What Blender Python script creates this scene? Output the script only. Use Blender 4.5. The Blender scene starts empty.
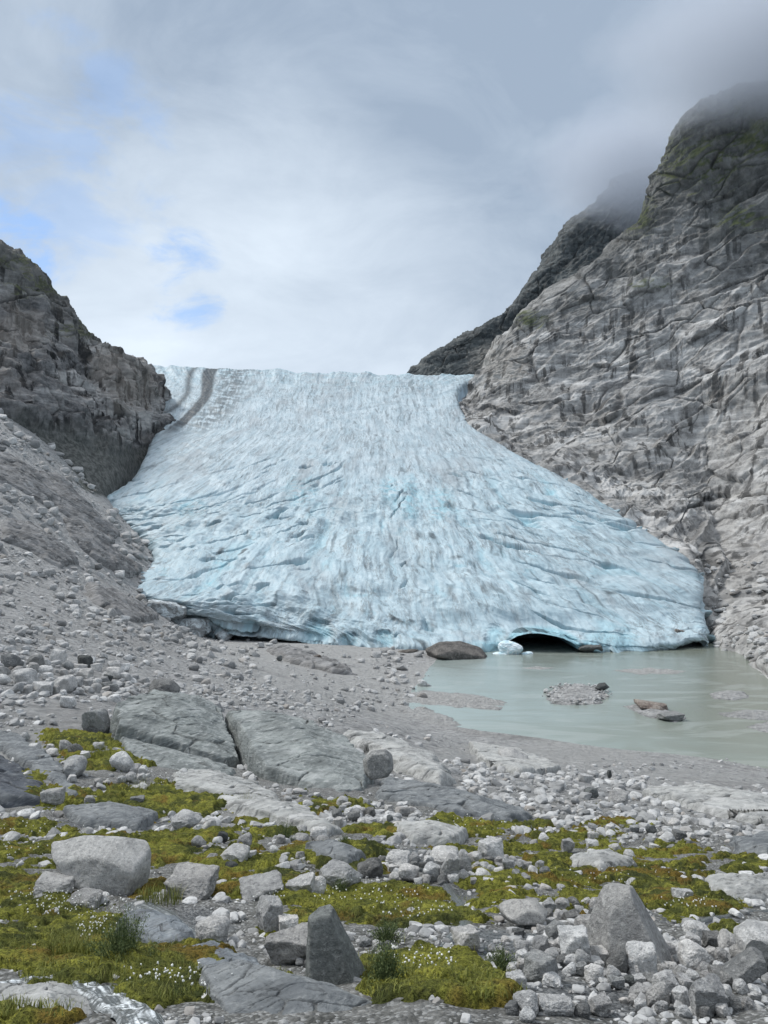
import bpy, math, random
import numpy as np
from mathutils import Vector

random.seed(11)
RNG = np.random.default_rng(11)
SC = bpy.context.scene
COL = SC.collection
F = 780.0
TILT = math.atan(28.0 / F)
CAMZ = 40.0            # camera height over the lake (lake surface is z = 0)
CT, ST = math.cos(TILT), math.sin(TILT)


# ------------------------------------------------------------------ helpers
def ray(px, py):
    u = (np.asarray(px, float) - 384.0) / F
    v = (512.0 - np.asarray(py, float)) / F
    fw = CT - v * ST
    up = ST + v * CT
    return u / fw, up / fw


def at(px, py, d):
    """world point seen in direction (px,py) at forward distance d"""
    x, z = ray(px, py)
    d = np.asarray(d, float)
    return np.stack([x * d, d * np.ones_like(x), CAMZ + z * d], -1)


def to_px(p):
    p = np.asarray(p, float)
    x, y, z = p[..., 0], p[..., 1], p[..., 2] - CAMZ
    fw = y * CT + z * ST
    up = -y * ST + z * CT
    return 384 + F * x / fw, 512 - F * up / fw


_perm = np.random.default_rng(5).permutation(256).astype(np.int32)
_perm = np.concatenate([_perm, _perm])
_g = np.random.default_rng(6).normal(size=(256, 3)).astype(np.float32)
_g /= np.linalg.norm(_g, axis=1, keepdims=True)


def perlin(p):
    p = np.asarray(p, np.float32)
    sh = p.shape[:-1]
    p = p.reshape(-1, 3)
    i = np.floor(p).astype(np.int32)
    f = p - i
    w = f * f * f * (f * (f * 6 - 15) + 10)
    i &= 255
    res = 0
    for dx in (0, 1):
        wx = w[:, 0] if dx else 1 - w[:, 0]
        a = _perm[(i[:, 0] + dx) & 255]
        for dy in (0, 1):
            wy = wx * (w[:, 1] if dy else 1 - w[:, 1])
            b = _perm[(a + i[:, 1] + dy) & 255]
            for dz in (0, 1):
                h = _perm[(b + i[:, 2] + dz) & 255]
                g = _g[h]
                n = g[:, 0] * (f[:, 0] - dx) + g[:, 1] * (f[:, 1] - dy) + g[:, 2] * (f[:, 2] - dz)
                res = res + n * wy * (w[:, 2] if dz else 1 - w[:, 2])
    return (res * 1.5).reshape(sh)


def fbm(p, octs=4, gain=0.5, lac=2.03):
    p = np.asarray(p, np.float32)
    a, r, t = 1.0, 0, 0
    for k in range(octs):
        r = r + a * perlin(p + 17.3 * k)
        t += a
        a *= gain
        p = p * lac
    return r / t


def ridged(p, octs=4, gain=0.5, lac=2.1):
    p = np.asarray(p, np.float32)
    a, r, t = 1.0, 0, 0
    for k in range(octs):
        n = 1 - np.abs(perlin(p + 31.7 * k)) * 1.6
        r = r + a * n
        t += a
        a *= gain
        p = p * lac
    return r / t


def worley(p, seed=0):
    """F1, F2-F1 edge distance and a random value per cell"""
    p = np.asarray(p, np.float32)
    sh = p.shape[:-1]
    p = p.reshape(-1, 3)
    i = np.floor(p).astype(np.int32)
    f1 = np.full(len(p), 9.0, np.float32)
    f2 = f1.copy()
    cid = np.zeros(len(p), np.int32)
    rt = np.random.default_rng(90 + seed).random((256, 3)).astype(np.float32)
    for dx in (-1, 0, 1):
        a = _perm[(i[:, 0] + dx) & 255]
        for dy in (-1, 0, 1):
            b = _perm[(a + i[:, 1] + dy) & 255]
            for dz in (-1, 0, 1):
                h = _perm[(b + i[:, 2] + dz) & 255]
                q = i + np.array([dx, dy, dz]) + rt[h] - p
                d = np.sqrt((q * q).sum(1)).astype(np.float32)
                m = d < f1
                f2 = np.where(m, f1, np.minimum(f2, d))
                f1 = np.where(m, d, f1)
                cid = np.where(m, h, cid)
    return f1.reshape(sh), (f2 - f1).reshape(sh), (rt[cid, 0]).reshape(sh)


def smooth(a, b, x):
    t = np.clip((x - a) / (b - a), 0, 1)
    return t * t * (3 - 2 * t)


def link_mesh(name, V, faces_flat, sizes, mat, parent=None, attrs=None, smooth_shade=True):
    me = bpy.data.meshes.new(name)
    V = np.ascontiguousarray(V, np.float32).reshape(-1, 3)
    faces_flat = np.ascontiguousarray(faces_flat, np.int32).ravel()
    me.vertices.add(len(V))
    me.vertices.foreach_set('co', V.ravel())
    n = len(sizes)
    me.loops.add(len(faces_flat))
    me.loops.foreach_set('vertex_index', faces_flat)
    me.polygons.add(n)
    st = np.zeros(n, np.int32)
    st[1:] = np.cumsum(sizes)[:-1]
    me.polygons.foreach_set('loop_start', st)
    me.update(calc_edges=True)
    me.polygons.foreach_set('use_smooth', np.full(n, smooth_shade, bool))
    if attrs:
        for k, v in attrs.items():
            at_ = me.attributes.new(k, 'FLOAT', 'POINT')
            at_.data.foreach_set('value', np.ascontiguousarray(v, np.float32).ravel())
    if mat:
        me.materials.append(mat)
    o = bpy.data.objects.new(name, me)
    COL.objects.link(o)
    o.parent = parent
    return o


def grid_faces(n, m, keep=None):
    i = np.arange(n - 1)[:, None] * m + np.arange(m - 1)[None, :]
    q = np.stack([i, i + 1, i + 1 + m, i + m], -1)
    if keep is not None:
        q = q[keep]
    return q.reshape(-1, 4)


def grid_mesh(name, P, mat, parent=None, attrs=None, flip=False, keep=None):
    n, m = P.shape[:2]
    q = grid_faces(n, m, keep)
    if flip:
        q = q[:, ::-1]
    return link_mesh(name, P.reshape(-1, 3), q, np.full(len(q), 4, np.int32), mat, parent, attrs)


def grid_normals(P, ref):
    du = np.gradient(P, axis=1)
    dv = np.gradient(P, axis=0)
    n = np.cross(du, dv)
    n /= np.linalg.norm(n, axis=-1, keepdims=True) + 1e-9
    s = np.sign((n * ref).sum(-1, keepdims=True))
    return n * np.where(s == 0, 1, s)


def cr(P, n, m):
    """Catmull-Rom refine of a control lattice (rows, cols, 3) to n x m"""
    def one(A, k):
        A = np.concatenate([2 * A[:1] - A[1:2], A, 2 * A[-1:] - A[-2:-1]], 0)
        N = len(A) - 3
        t = np.linspace(0, N, k)
        i = np.minimum(t.astype(int), N - 1)
        f = (t - i).reshape((-1,) + (1,) * (A.ndim - 1))
        p0, p1, p2, p3 = A[i], A[i + 1], A[i + 2], A[i + 3]
        return 0.5 * (2 * p1 + (p2 - p0) * f + (2 * p0 - 5 * p1 + 4 * p2 - p3) * f ** 2 + (3 * p1 - p0 - 3 * p2 + p3) * f ** 3)
    return one(one(P, n).swapaxes(0, 1), m).swapaxes(0, 1)


def tag(o, label=None, cat=None, group=None, kind=None):
    if label: o['label'] = label
    if cat: o['category'] = cat
    if group: o['group'] = group
    if kind: o['kind'] = kind
    return o


# ------------------------------------------------------------------ materials
class NT:
    def __init__(s, name):
        s.m = bpy.data.materials.new(name)
        s.m.use_nodes = True
        s.t = s.m.node_tree
        s.t.nodes.clear()
        s.out = s.n('ShaderNodeOutputMaterial')

    def n(s, typ, ins=None, **kw):
        nd = s.t.nodes.new(typ)
        for k, v in kw.items():
            setattr(nd, k, v)
        for k, v in (ins or {}).items():
            if hasattr(v, 'is_output'):
                s.t.links.new(v, nd.inputs[k])
            else:
                nd.inputs[k].default_value = v
        return nd

    def math(s, op, a, b=0.0, clamp=False):
        nd = s.n('ShaderNodeMath', {0: a, 1: b}, operation=op)
        nd.use_clamp = clamp
        return nd.outputs[0]

    def noise(s, vec, scale, detail=4, rough=0.55, dist=0.0):
        return s.n('ShaderNodeTexNoise', {'Vector': vec, 'Scale': scale, 'Detail': detail, 'Roughness': rough, 'Distortion': dist}).outputs['Fac']

    def map(s, v, a, b, c=0.0, d=1.0):
        nd = s.n('ShaderNodeMapRange', {0: v, 1: a, 2: b, 3: c, 4: d})
        nd.interpolation_type = 'SMOOTHSTEP'
        return nd.outputs[0]

    def mix(s, f, a, b, blend='MIX'):
        nd = s.n('ShaderNodeMix', data_type='RGBA', blend_type=blend)
        for k, v in ((0, f), (6, a), (7, b)):
            if hasattr(v, 'is_output'):
                s.t.links.new(v, nd.inputs[k])
            else:
                nd.inputs[k].default_value = v if k == 0 else (*v, 1)
        return nd.outputs[2]

    def scalevec(s, vec, sc):
        return s.n('ShaderNodeVectorMath', {0: vec, 1: sc}, operation='MULTIPLY').outputs[0]

    def attr(s, name):
        return s.n('ShaderNodeAttribute', attribute_name=name).outputs['Fac']

    def pos(s):
        return s.n('ShaderNodeNewGeometry').outputs['Position']

    def objc(s):
        return s.n('ShaderNodeTexCoord').outputs['Object']

    def bump(s, h, strength, dist, nrm=None):
        ins = {'Height': h, 'Strength': strength, 'Distance': dist}
        if nrm is not None: ins['Normal'] = nrm
        return s.n('ShaderNodeBump', ins).outputs[0]

    def finish(s, col, rough=0.85, nrm=None, spec=0.3, **extra):
        b = s.n('ShaderNodeBsdfPrincipled')
        for k, v in {'Base Color': col, 'Roughness': rough, 'Specular IOR Level': spec, 'Normal': nrm, **extra}.items():
            if v is None: continue
            if hasattr(v, 'is_output'):
                s.t.links.new(v, b.inputs[k])
            else:
                b.inputs[k].default_value = (*v, 1) if isinstance(v, tuple) and len(v) == 3 else v
        s.t.links.new(b.outputs[0], s.out.inputs[0])
        return s.m


def boulder_mat(name, base, dark, light, sp=1.0):
    """object coordinates are in metres (meshes unit sized, so scaled by the object)"""
    t = NT(name)
    p = t.n('ShaderNodeNewGeometry').outputs['Position']
    rnd = t.n('ShaderNodeObjectInfo').outputs['Random']
    off = t.n('ShaderNodeVectorMath', {0: p, 1: (0, 0, 0)}, operation='ADD').outputs[0]
    a = t.noise(off, 2.2 * sp, 6, 0.62, 0.4)
    b = t.noise(off, 14 * sp, 5, 0.7)
    c = t.noise(off, 60 * sp, 3, 0.7)
    col = t.mix(t.map(a, 0.36, 0.66), dark, base)
    col = t.mix(t.map(b, 0.5, 0.72), col, light)
    col = t.mix(t.math('MULTIPLY', t.map(b, 0.47, 0.33), 0.55), col, tuple(x * 0.5 for x in dark))
    col = t.mix(t.math('MULTIPLY', t.map(c, 0.53, 0.66), 0.5), col, (0.10, 0.10, 0.095))
    li = t.noise(off, 5.0 * sp, 6, 0.72, 0.6)
    col = t.mix(t.math('MULTIPLY', t.map(li, 0.56, 0.66), 0.6), col, tuple(0.62 * x for x in dark))
    rnd2 = t.math('FRACT', t.math('MULTIPLY', rnd, 7.31))
    col = t.mix(t.math('MULTIPLY', rnd2, 0.35), col, t.mix(1.0, col, (1.0, 0.90, 0.80), 'MULTIPLY'))
    tone = t.map(rnd, 0, 1, 0.75, 1.3)
    col = t.mix(1.0, col, t.n('ShaderNodeCombineColor', {0: tone, 1: tone, 2: tone}).outputs[0], 'MULTIPLY')
    n = t.bump(b, 0.9, 0.07 / sp)
    n = t.bump(c, 0.8, 0.015 / sp, n)
    return t.finish(col, 0.9, n, 0.2)


M_BOULDER = boulder_mat('granite_pale', (0.55, 0.548, 0.535), (0.36, 0.362, 0.36), (0.70, 0.695, 0.675))
M_BOULDER_MID = boulder_mat('granite_mid', (0.27, 0.275, 0.27), (0.16, 0.165, 0.165), (0.38, 0.38, 0.37))
M_BOULDER_GREY = boulder_mat('granite_grey', (0.42, 0.42, 0.41), (0.29, 0.292, 0.288), (0.53, 0.53, 0.515), 1.2)
M_BOULDER_SLATE = boulder_mat('gneiss_slate', (0.30, 0.318, 0.305), (0.19, 0.204, 0.197), (0.42, 0.435, 0.42), 1.5)
M_BOULDER_DARK = boulder_mat('gneiss_dark', (0.13, 0.14, 0.138), (0.075, 0.08, 0.082), (0.2, 0.21, 0.2))
M_BOULDER_BROWN = boulder_mat('rock_brown', (0.19, 0.175, 0.16), (0.085, 0.08, 0.075), (0.27, 0.26, 0.24), 0.15)
M_BOULDER_RED = boulder_mat('rock_reddish', (0.26, 0.23, 0.20), (0.13, 0.10, 0.085), (0.38, 0.36, 0.33), 0.2)


def scatter_mat(name, sp):
    t = NT(name)
    p = t.pos()
    tone = t.attr('tone')
    a = t.noise(p, 5 * sp, 4, 0.65)
    col = t.mix(tone, (0.20, 0.20, 0.197), (0.58, 0.575, 0.56))
    col = t.mix(t.math('MULTIPLY', t.map(a, 0.55, 0.35), 0.5), col, (0.12, 0.12, 0.118))
    col = t.mix(t.math('MULTIPLY', t.attr('warm'), 0.5), col, (0.30, 0.25, 0.20))
    n = t.bump(a, 0.5, 0.06 / sp)
    return t.finish(col, 0.9, n)


M_COBBLE = scatter_mat('cobble_rock', 3.0)
M_SCREE = scatter_mat('scree_rock', 0.6)


def slab_mat(name, base, dark, light, sdir=(0.35, 0.35, 1.2), sp=1.0, wet=0.0):
    t = NT(name)
    p = t.pos()
    rt = t.n('ShaderNodeVectorRotate', {'Vector': p, 'Angle': math.radians(20)}, rotation_type='Y_AXIS').outputs[0]
    st = t.scalevec(rt, (0.35 * sp, 0.9 * sp, 2.6 * sp))
    a = t.noise(st, 1.1, 7, 0.62, 0.6)
    b = t.noise(st, 5.0, 6, 0.7, 0.3)
    c = t.noise(p, 22 * sp, 4, 0.7)
    d = t.noise(p, 0.9 * sp, 5, 0.6)
    col = t.mix(t.map(a, 0.36, 0.64), dark, base)
    col = t.mix(t.math('MULTIPLY', t.map(b, 0.5, 0.7), 0.7), col, light)
    col = t.mix(t.math('MULTIPLY', t.map(b, 0.45, 0.32), 0.75), col, tuple(0.4 * x for x in dark))
    col = t.mix(t.math('MULTIPLY', t.map(d, 0.55, 0.7), 0.55), col, light)
    col = t.mix(t.math('MULTIPLY', t.map(c, 0.56, 0.7), 0.4), col, (0.09, 0.09, 0.088))
    crack = t.attr('crack')
    col = t.mix(t.math('MULTIPLY', crack, 0.75), col, (0.05, 0.05, 0.048))
    n = t.bump(b, 0.6, 0.10 / sp)
    n = t.bump(c, 0.4, 0.02 / sp, n)
    return t.finish(col, 0.55 if wet else 0.82, n, 0.5 if wet else 0.3)


M_SLAB_GREEN = slab_mat('slab_green_grey', (0.27, 0.288, 0.277), (0.155, 0.168, 0.163), (0.46, 0.47, 0.455), sp=0.7)
M_SLAB_SCREE = slab_mat('slab_scree', (0.26, 0.255, 0.25), (0.13, 0.128, 0.125), (0.42, 0.415, 0.405), sp=0.12)
M_SLAB_PALE = slab_mat('slab_pale', (0.42, 0.42, 0.40), (0.26, 0.26, 0.25), (0.58, 0.57, 0.55), sp=0.7)
M_SLAB_GREY = slab_mat('slab_grey', (0.20, 0.21, 0.212), (0.115, 0.124, 0.13), (0.34, 0.35, 0.345), sp=1.3)
M_SLAB_DARK = slab_mat('slab_dark', (0.10, 0.11, 0.125), (0.055, 0.06, 0.07), (0.2, 0.21, 0.21), sp=0.8)
M_SLAB_WET = slab_mat('slab_wet', (0.19, 0.21, 0.225), (0.10, 0.11, 0.12), (0.32, 0.34, 0.35), sp=2.0, wet=1)


def ground_mat():
    t = NT('gravel_ground')
    p = t.pos()
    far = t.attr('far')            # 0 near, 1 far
    v1 = t.n('ShaderNodeTexVoronoi', {'Vector': p, 'Scale': 30.0, 'Randomness': 1.0})
    v2 = t.n('ShaderNodeTexVoronoi', {'Vector': p, 'Scale': 1.3, 'Randomness': 1.0})
    a = t.noise(p, 0.35, 6, 0.6)
    b = t.noise(p, 3.5, 6, 0.7)
    c = t.noise(p, 25, 4, 0.7)
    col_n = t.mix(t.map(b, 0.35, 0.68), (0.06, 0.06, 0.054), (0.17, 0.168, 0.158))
    sep = t.n('ShaderNodeSeparateColor', {0: v1.outputs['Color']}).outputs[0]
    col_n = t.mix(t.math('MULTIPLY', t.map(sep, 0.6, 0.95), 0.6), col_n, (0.38, 0.38, 0.37))
    big = t.noise(p, 0.035, 6, 0.6)
    f_b = t.noise(p, 0.6, 7, 0.72)
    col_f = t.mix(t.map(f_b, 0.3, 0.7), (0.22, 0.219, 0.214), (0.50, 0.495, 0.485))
    sep2 = t.n('ShaderNodeSeparateColor', {0: v2.outputs['Color']}).outputs[0]
    col_f = t.mix(t.math('MULTIPLY', t.map(sep2, 0.6, 1.0), 0.5), col_f, (0.52, 0.51, 0.5))
    col_f = t.mix(t.math('MULTIPLY', t.map(big, 0.5, 0.68), 0.5), col_f, (0.30, 0.285, 0.27))
    bg2 = t.noise(p, 0.09, 6, 0.65, 0.6)
    col_f = t.mix(t.math('MULTIPLY', t.map(bg2, 0.52, 0.66), 0.5), col_f, (0.17, 0.168, 0.162))
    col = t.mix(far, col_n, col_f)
    col = t.mix(t.attr('silt'), col, t.mix(t.map(f_b, 0.3, 0.7), (0.31, 0.305, 0.295), (0.47, 0.465, 0.45)))
    col = t.mix(t.attr('dark_scree'), col, t.mix(t.map(b, 0.35, 0.65), (0.045, 0.052, 0.045), (0.11, 0.115, 0.10)))
    wet = t.attr('wet')
    col = t.mix(wet, col, t.mix(t.map(sep, 0.2, 0.9), (0.045, 0.047, 0.048), (0.17, 0.172, 0.17)))
    h = t.math('ADD', t.math('MULTIPLY', b, 0.7), t.math('MULTIPLY', v1.outputs['Distance'], -0.5))
    n = t.bump(h, 0.9, 0.06)
    n = t.bump(t.math('ADD', f_b, t.math('MULTIPLY', v2.outputs['Distance'], -0.4)), far, 1.2, n)
    rough = t.map(wet, 0, 1, 0.92, 0.38)
    return t.finish(col, rough, n, 0.35)


def moss_mat():
    t = NT('moss')
    p = t.pos()
    a = t.noise(p, 0.55, 5, 0.6, 0.5)
    b = t.noise(p, 3.0, 5, 0.65)
    c = t.noise(p, 40, 4, 0.7)
    d = t.noise(t.n('ShaderNodeVectorMath', {0: p, 1: (31, 7, 3)}, operation='ADD').outputs[0], 0.9, 4, 0.6)
    col = t.mix(t.map(a, 0.36, 0.64), (0.075, 0.088, 0.032), (0.26, 0.265, 0.05))
    col = t.mix(t.map(b, 0.47, 0.68), col, (0.42, 0.41, 0.075))
    col = t.mix(t.math('MULTIPLY', t.map(d, 0.53, 0.66), 0.8), col, (0.26, 0.16, 0.04))
    col = t.mix(t.math('MULTIPLY', t.map(d, 0.43, 0.32), 0.7), col, (0.06, 0.08, 0.03))
    e = t.noise(p, 11, 4, 0.7)
    col = t.mix(t.map(c, 0.55, 0.35), col, t.mix(0.7, col, (0.03, 0.035, 0.012)))
    col = t.mix(t.map(e, 0.5, 0.36), col, t.mix(0.65, col, (0.04, 0.042, 0.018)))
    n = t.bump(c, 1.0, 0.05)
    n = t.bump(e, 0.8, 0.12, n)
    n = t.bump(b, 0.5, 0.15, n)
    return t.finish(col, 0.95, n, 0.1)


def cliff_mat(name, base, light, dark, top=None, ztop=(230, 330), streak=0.8, moss=0.0, warm=(0.36, 0.33, 0.29), warmth=0.2):
    t = NT(name)
    p = t.pos()
    s = t.scalevec(p, (0.16, 0.16, 0.014))
    lay = t.scalevec(p, (0.02, 0.02, 0.10))
    a = t.noise(p, 0.02, 7, 0.62, 0.5)
    b = t.noise(p, 0.16, 8, 0.72, 0.2)
    c = t.noise(s, 1.0, 5, 0.62)
    e = t.noise(lay, 1.0, 6, 0.65, 0.6)
    g = t.noise(p, 1.1, 5, 0.7)
    col = t.mix(t.map(b, 0.36, 0.62), dark, base)
    col = t.mix(t.map(e, 0.46, 0.66), col, light)
    col = t.mix(t.math('MULTIPLY', t.map(a, 0.5, 0.66), warmth), col, warm)
    sm = t.math('MULTIPLY', t.map(c, 0.50, 0.60), t.map(a, 0.40, 0.52))
    col = t.mix(t.math('MULTIPLY', sm, streak), col, tuple(x * 0.35 for x in dark))
    pt = t.noise(p, 0.045, 5, 0.6, 0.8)
    col = t.mix(t.math('MULTIPLY', t.map(pt, 0.52, 0.68), 0.5), col, dark)
    col = t.mix(t.math('MULTIPLY', t.map(g, 0.45, 0.3), 0.5), col, dark)
    if top:
        z = t.n('ShaderNodeSeparateXYZ', {0: p}).outputs[2]
        zz = t.math('ADD', z, t.math('MULTIPLY', t.math('SUBTRACT', t.noise(p, 0.012, 6, 0.65), 0.5), 260))
        col = t.mix(t.math('MULTIPLY', t.map(zz, *ztop), 0.85), col, t.mix(t.map(b, 0.35, 0.65), tuple(x * 0.55 for x in top), top))
    col = t.mix(t.math('MULTIPLY', t.attr('tan'), 0.45), col, t.mix(t.map(b, 0.4, 0.6), tuple(x * 0.7 for x in warm), warm))
    crack = t.attr('crack')  # dark cracks and painted ledge shadow
    col = t.mix(t.math('MULTIPLY', crack, 0.85), col, (0.04, 0.039, 0.037))
    db = t.noise(t.scalevec(p, (0.5, 0.5, 0.25)), 1.0, 6, 0.7)
    col = t.mix(t.attr('deb'), col, t.mix(t.map(db, 0.35, 0.65), (0.05, 0.054, 0.05), (0.15, 0.152, 0.142)))
    m = t.attr('moss')
    col = t.mix(m, col, t.mix(t.map(b, 0.35, 0.65), (0.035, 0.048, 0.02), (0.095, 0.11, 0.035)))
    n = t.bump(b, 0.35, 1.6)
    n = t.bump(g, 0.6, 0.5, n)
    return t.finish(col, 0.85, n, 0.25)


def ice_mat():
    t = NT('glacier_ice')
    p = t.n('ShaderNodeAttribute', attribute_name='lc').outputs['Vector']
    st = t.scalevec(p, (0.55, 0.06, 1.0))
    wp = t.pos()
    a = t.noise(st, 1.0, 9, 0.75, 0.35)
    b = t.noise(t.scalevec(p, (0.16, 0.05, 1.0)), 1.0, 8, 0.7, 0.4)
    c = t.noise(wp, 0.5, 6, 0.7)
    col = t.mix(t.map(b, 0.35, 0.65), (0.385, 0.48, 0.525), (0.53, 0.61, 0.645))
    col = t.mix(t.attr('blue'), col, (0.25, 0.49, 0.57))
    col = t.mix(t.math('MULTIPLY', t.map(a, 0.48, 0.68), 0.7), col, (0.165, 0.195, 0.215))
    col = t.mix(t.math('MULTIPLY', t.map(c, 0.56, 0.75), 0.45), col, (0.75, 0.80, 0.82))
    ln = t.noise(t.scalevec(p, (0.22, 0.022, 1.0)), 1.0, 6, 0.68, 0.5)
    ln = t.map(t.math('ABSOLUTE', t.math('SUBTRACT', ln, 0.5)), 0.0, 0.022, 1.0, 0.0)
    ln2 = t.noise(t.scalevec(p, (0.5, 0.07, 1.0)), 1.0, 5, 0.65, 0.8)
    ln2 = t.map(t.math('ABSOLUTE', t.math('SUBTRACT', ln2, 0.5)), 0.0, 0.02, 1.0, 0.0)
    lm = t.map(t.noise(wp, 0.035, 4, 0.6), 0.42, 0.6)
    col = t.mix(t.math('MULTIPLY', t.math('MAXIMUM', ln, t.math('MULTIPLY', ln2, 0.6)), t.math('MULTIPLY', lm, 0.62)), col, (0.13, 0.14, 0.145))
    bt = t.noise(t.scalevec(p, (0.05, 0.012, 1.0)), 1.0, 5, 0.65, 0.6)
    col = t.mix(t.math('MULTIPLY', t.map(bt, 0.50, 0.68), 0.6), col, (0.29, 0.315, 0.33))
    d = t.attr('dirt_shade')  # dirt, plus painted shade of the cave and the undercut
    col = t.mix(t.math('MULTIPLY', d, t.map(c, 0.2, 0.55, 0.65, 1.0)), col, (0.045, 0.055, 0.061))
    n = t.bump(a, 0.3, 0.8)
    n = t.bump(c, 0.3, 0.5, n)
    return t.finish(col, 0.55, n, 0.4)


def ice_block_mat():
    t = NT('dirty_ice')
    p = t.pos()
    a = t.noise(p, 0.35, 6, 0.65, 0.8)
    c = t.noise(p, 1.6, 5, 0.7)
    col = t.mix(t.map(a, 0.42, 0.6), (0.24, 0.25, 0.25), (0.62, 0.68, 0.70))
    col = t.mix(t.math('MULTIPLY', t.map(c, 0.5, 0.35), 0.5), col, (0.12, 0.12, 0.12))
    return t.finish(col, 0.5, t.bump(c, 0.6, 0.5), 0.4)


def white_ice_mat():
    t = NT('clean_ice')
    p = t.pos()
    a = t.noise(p, 0.4, 6, 0.65, 0.8)
    col = t.mix(t.map(a, 0.38, 0.62), (0.50, 0.68, 0.74), (0.80, 0.86, 0.88))
    return t.finish(col, 0.45, t.bump(a, 0.6, 0.6), 0.4)


def water_mat():
    t = NT('milky_lake')
    p = t.pos()
    s = t.scalevec(p, (0.018, 0.05, 1))
    a = t.noise(s, 1.0, 5, 0.6, 1.0)
    r = t.noise(t.scalevec(p, (0.35, 1.3, 1)), 1.0, 5, 0.65)
    sw = t.noise(t.scalevec(p, (0.03, 0.07, 1)), 1.0, 6, 0.6, 2.0)
    x = t.n('ShaderNodeSeparateXYZ', {0: p}).outputs[0]
    silt = t.math('ADD', t.math('MULTIPLY', x, 0.012), t.math('MULTIPLY', a, 0.9))
    col = t.mix(t.map(silt, 0.55, 1.55), (0.29, 0.34, 0.32), (0.205, 0.225, 0.185))
    col = t.mix(t.math('MULTIPLY', t.map(sw, 0.5, 0.62), 0.45), col, (0.36, 0.39, 0.365))
    col = t.mix(t.math('MULTIPLY', t.map(sw, 0.46, 0.36), 0.35), col, (0.22, 0.235, 0.205))
    return t.finish(col, 0.1, t.bump(r, 0.2, 0.3), 0.5, IOR=1.33)


def stream_mat():
    t = NT('stream_water')
    p = t.pos()
    foam = t.attr('foam')
    a = t.noise(p, 9, 5, 0.7, 1.5)
    r = t.noise(p, 14, 4, 0.6)
    f = t.math('MULTIPLY', foam, t.map(a, 0.38, 0.62))
    col = t.mix(f, (0.10, 0.107, 0.105), (0.74, 0.77, 0.78))
    return t.finish(col, t.map(f, 0, 1, 0.22, 0.8), t.bump(r, 0.6, 0.05), 0.5, IOR=1.33)


def leaf_mat(name, c1, c2, rough=0.7):
    t = NT(name)
    p = t.pos()
    a = t.attr('tone')
    col = t.mix(a, c1, c2)
    return t.finish(col, rough, None, 0.2)


M_GROUND = ground_mat()
M_MOSS = moss_mat()
M_ICE = ice_mat()
M_ICEBLOCK = ice_block_mat()
M_WICE = white_ice_mat()
M_LAKE = water_mat()
M_STREAM = stream_mat()
M_CLIFF_R = cliff_mat('cliff_pale', (0.395, 0.385, 0.368), (0.58, 0.57, 0.55), (0.175, 0.172, 0.167), top=(0.115, 0.118, 0.112), ztop=(205, 310), streak=0.9)
M_CLIFF_L = cliff_mat('cliff_dark', (0.20, 0.198, 0.196), (0.42, 0.41, 0.395), (0.06, 0.06, 0.062), top=(0.12, 0.12, 0.11), ztop=(165, 240), streak=1.0, warmth=0.3, warm=(0.36, 0.32, 0.28))
M_MOUNT = cliff_mat('mountain_dark', (0.085, 0.095, 0.095), (0.15, 0.16, 0.155), (0.045, 0.052, 0.055), streak=0.5, warmth=0.0)
M_SHRUB = leaf_mat('shrub_leaf', (0.055, 0.085, 0.032), (0.22, 0.26, 0.11))
M_GRASS = leaf_mat('grass_blade', (0.10, 0.125, 0.03), (0.34, 0.33, 0.09))
M_COTTON = leaf_mat('cotton_white', (0.72, 0.72, 0.68), (0.85, 0.85, 0.82))

# ------------------------------------------------------------------ ground height table (rows = distance, columns = bearing)
D_ROWS = np.array([2.5, 4, 5.5, 8, 12, 18, 27, 40, 60, 90, 130, 150, 180, 240, 300, 345, 380, 500], float)
NEAR = {2.5: 1290, 4: 1105}
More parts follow.
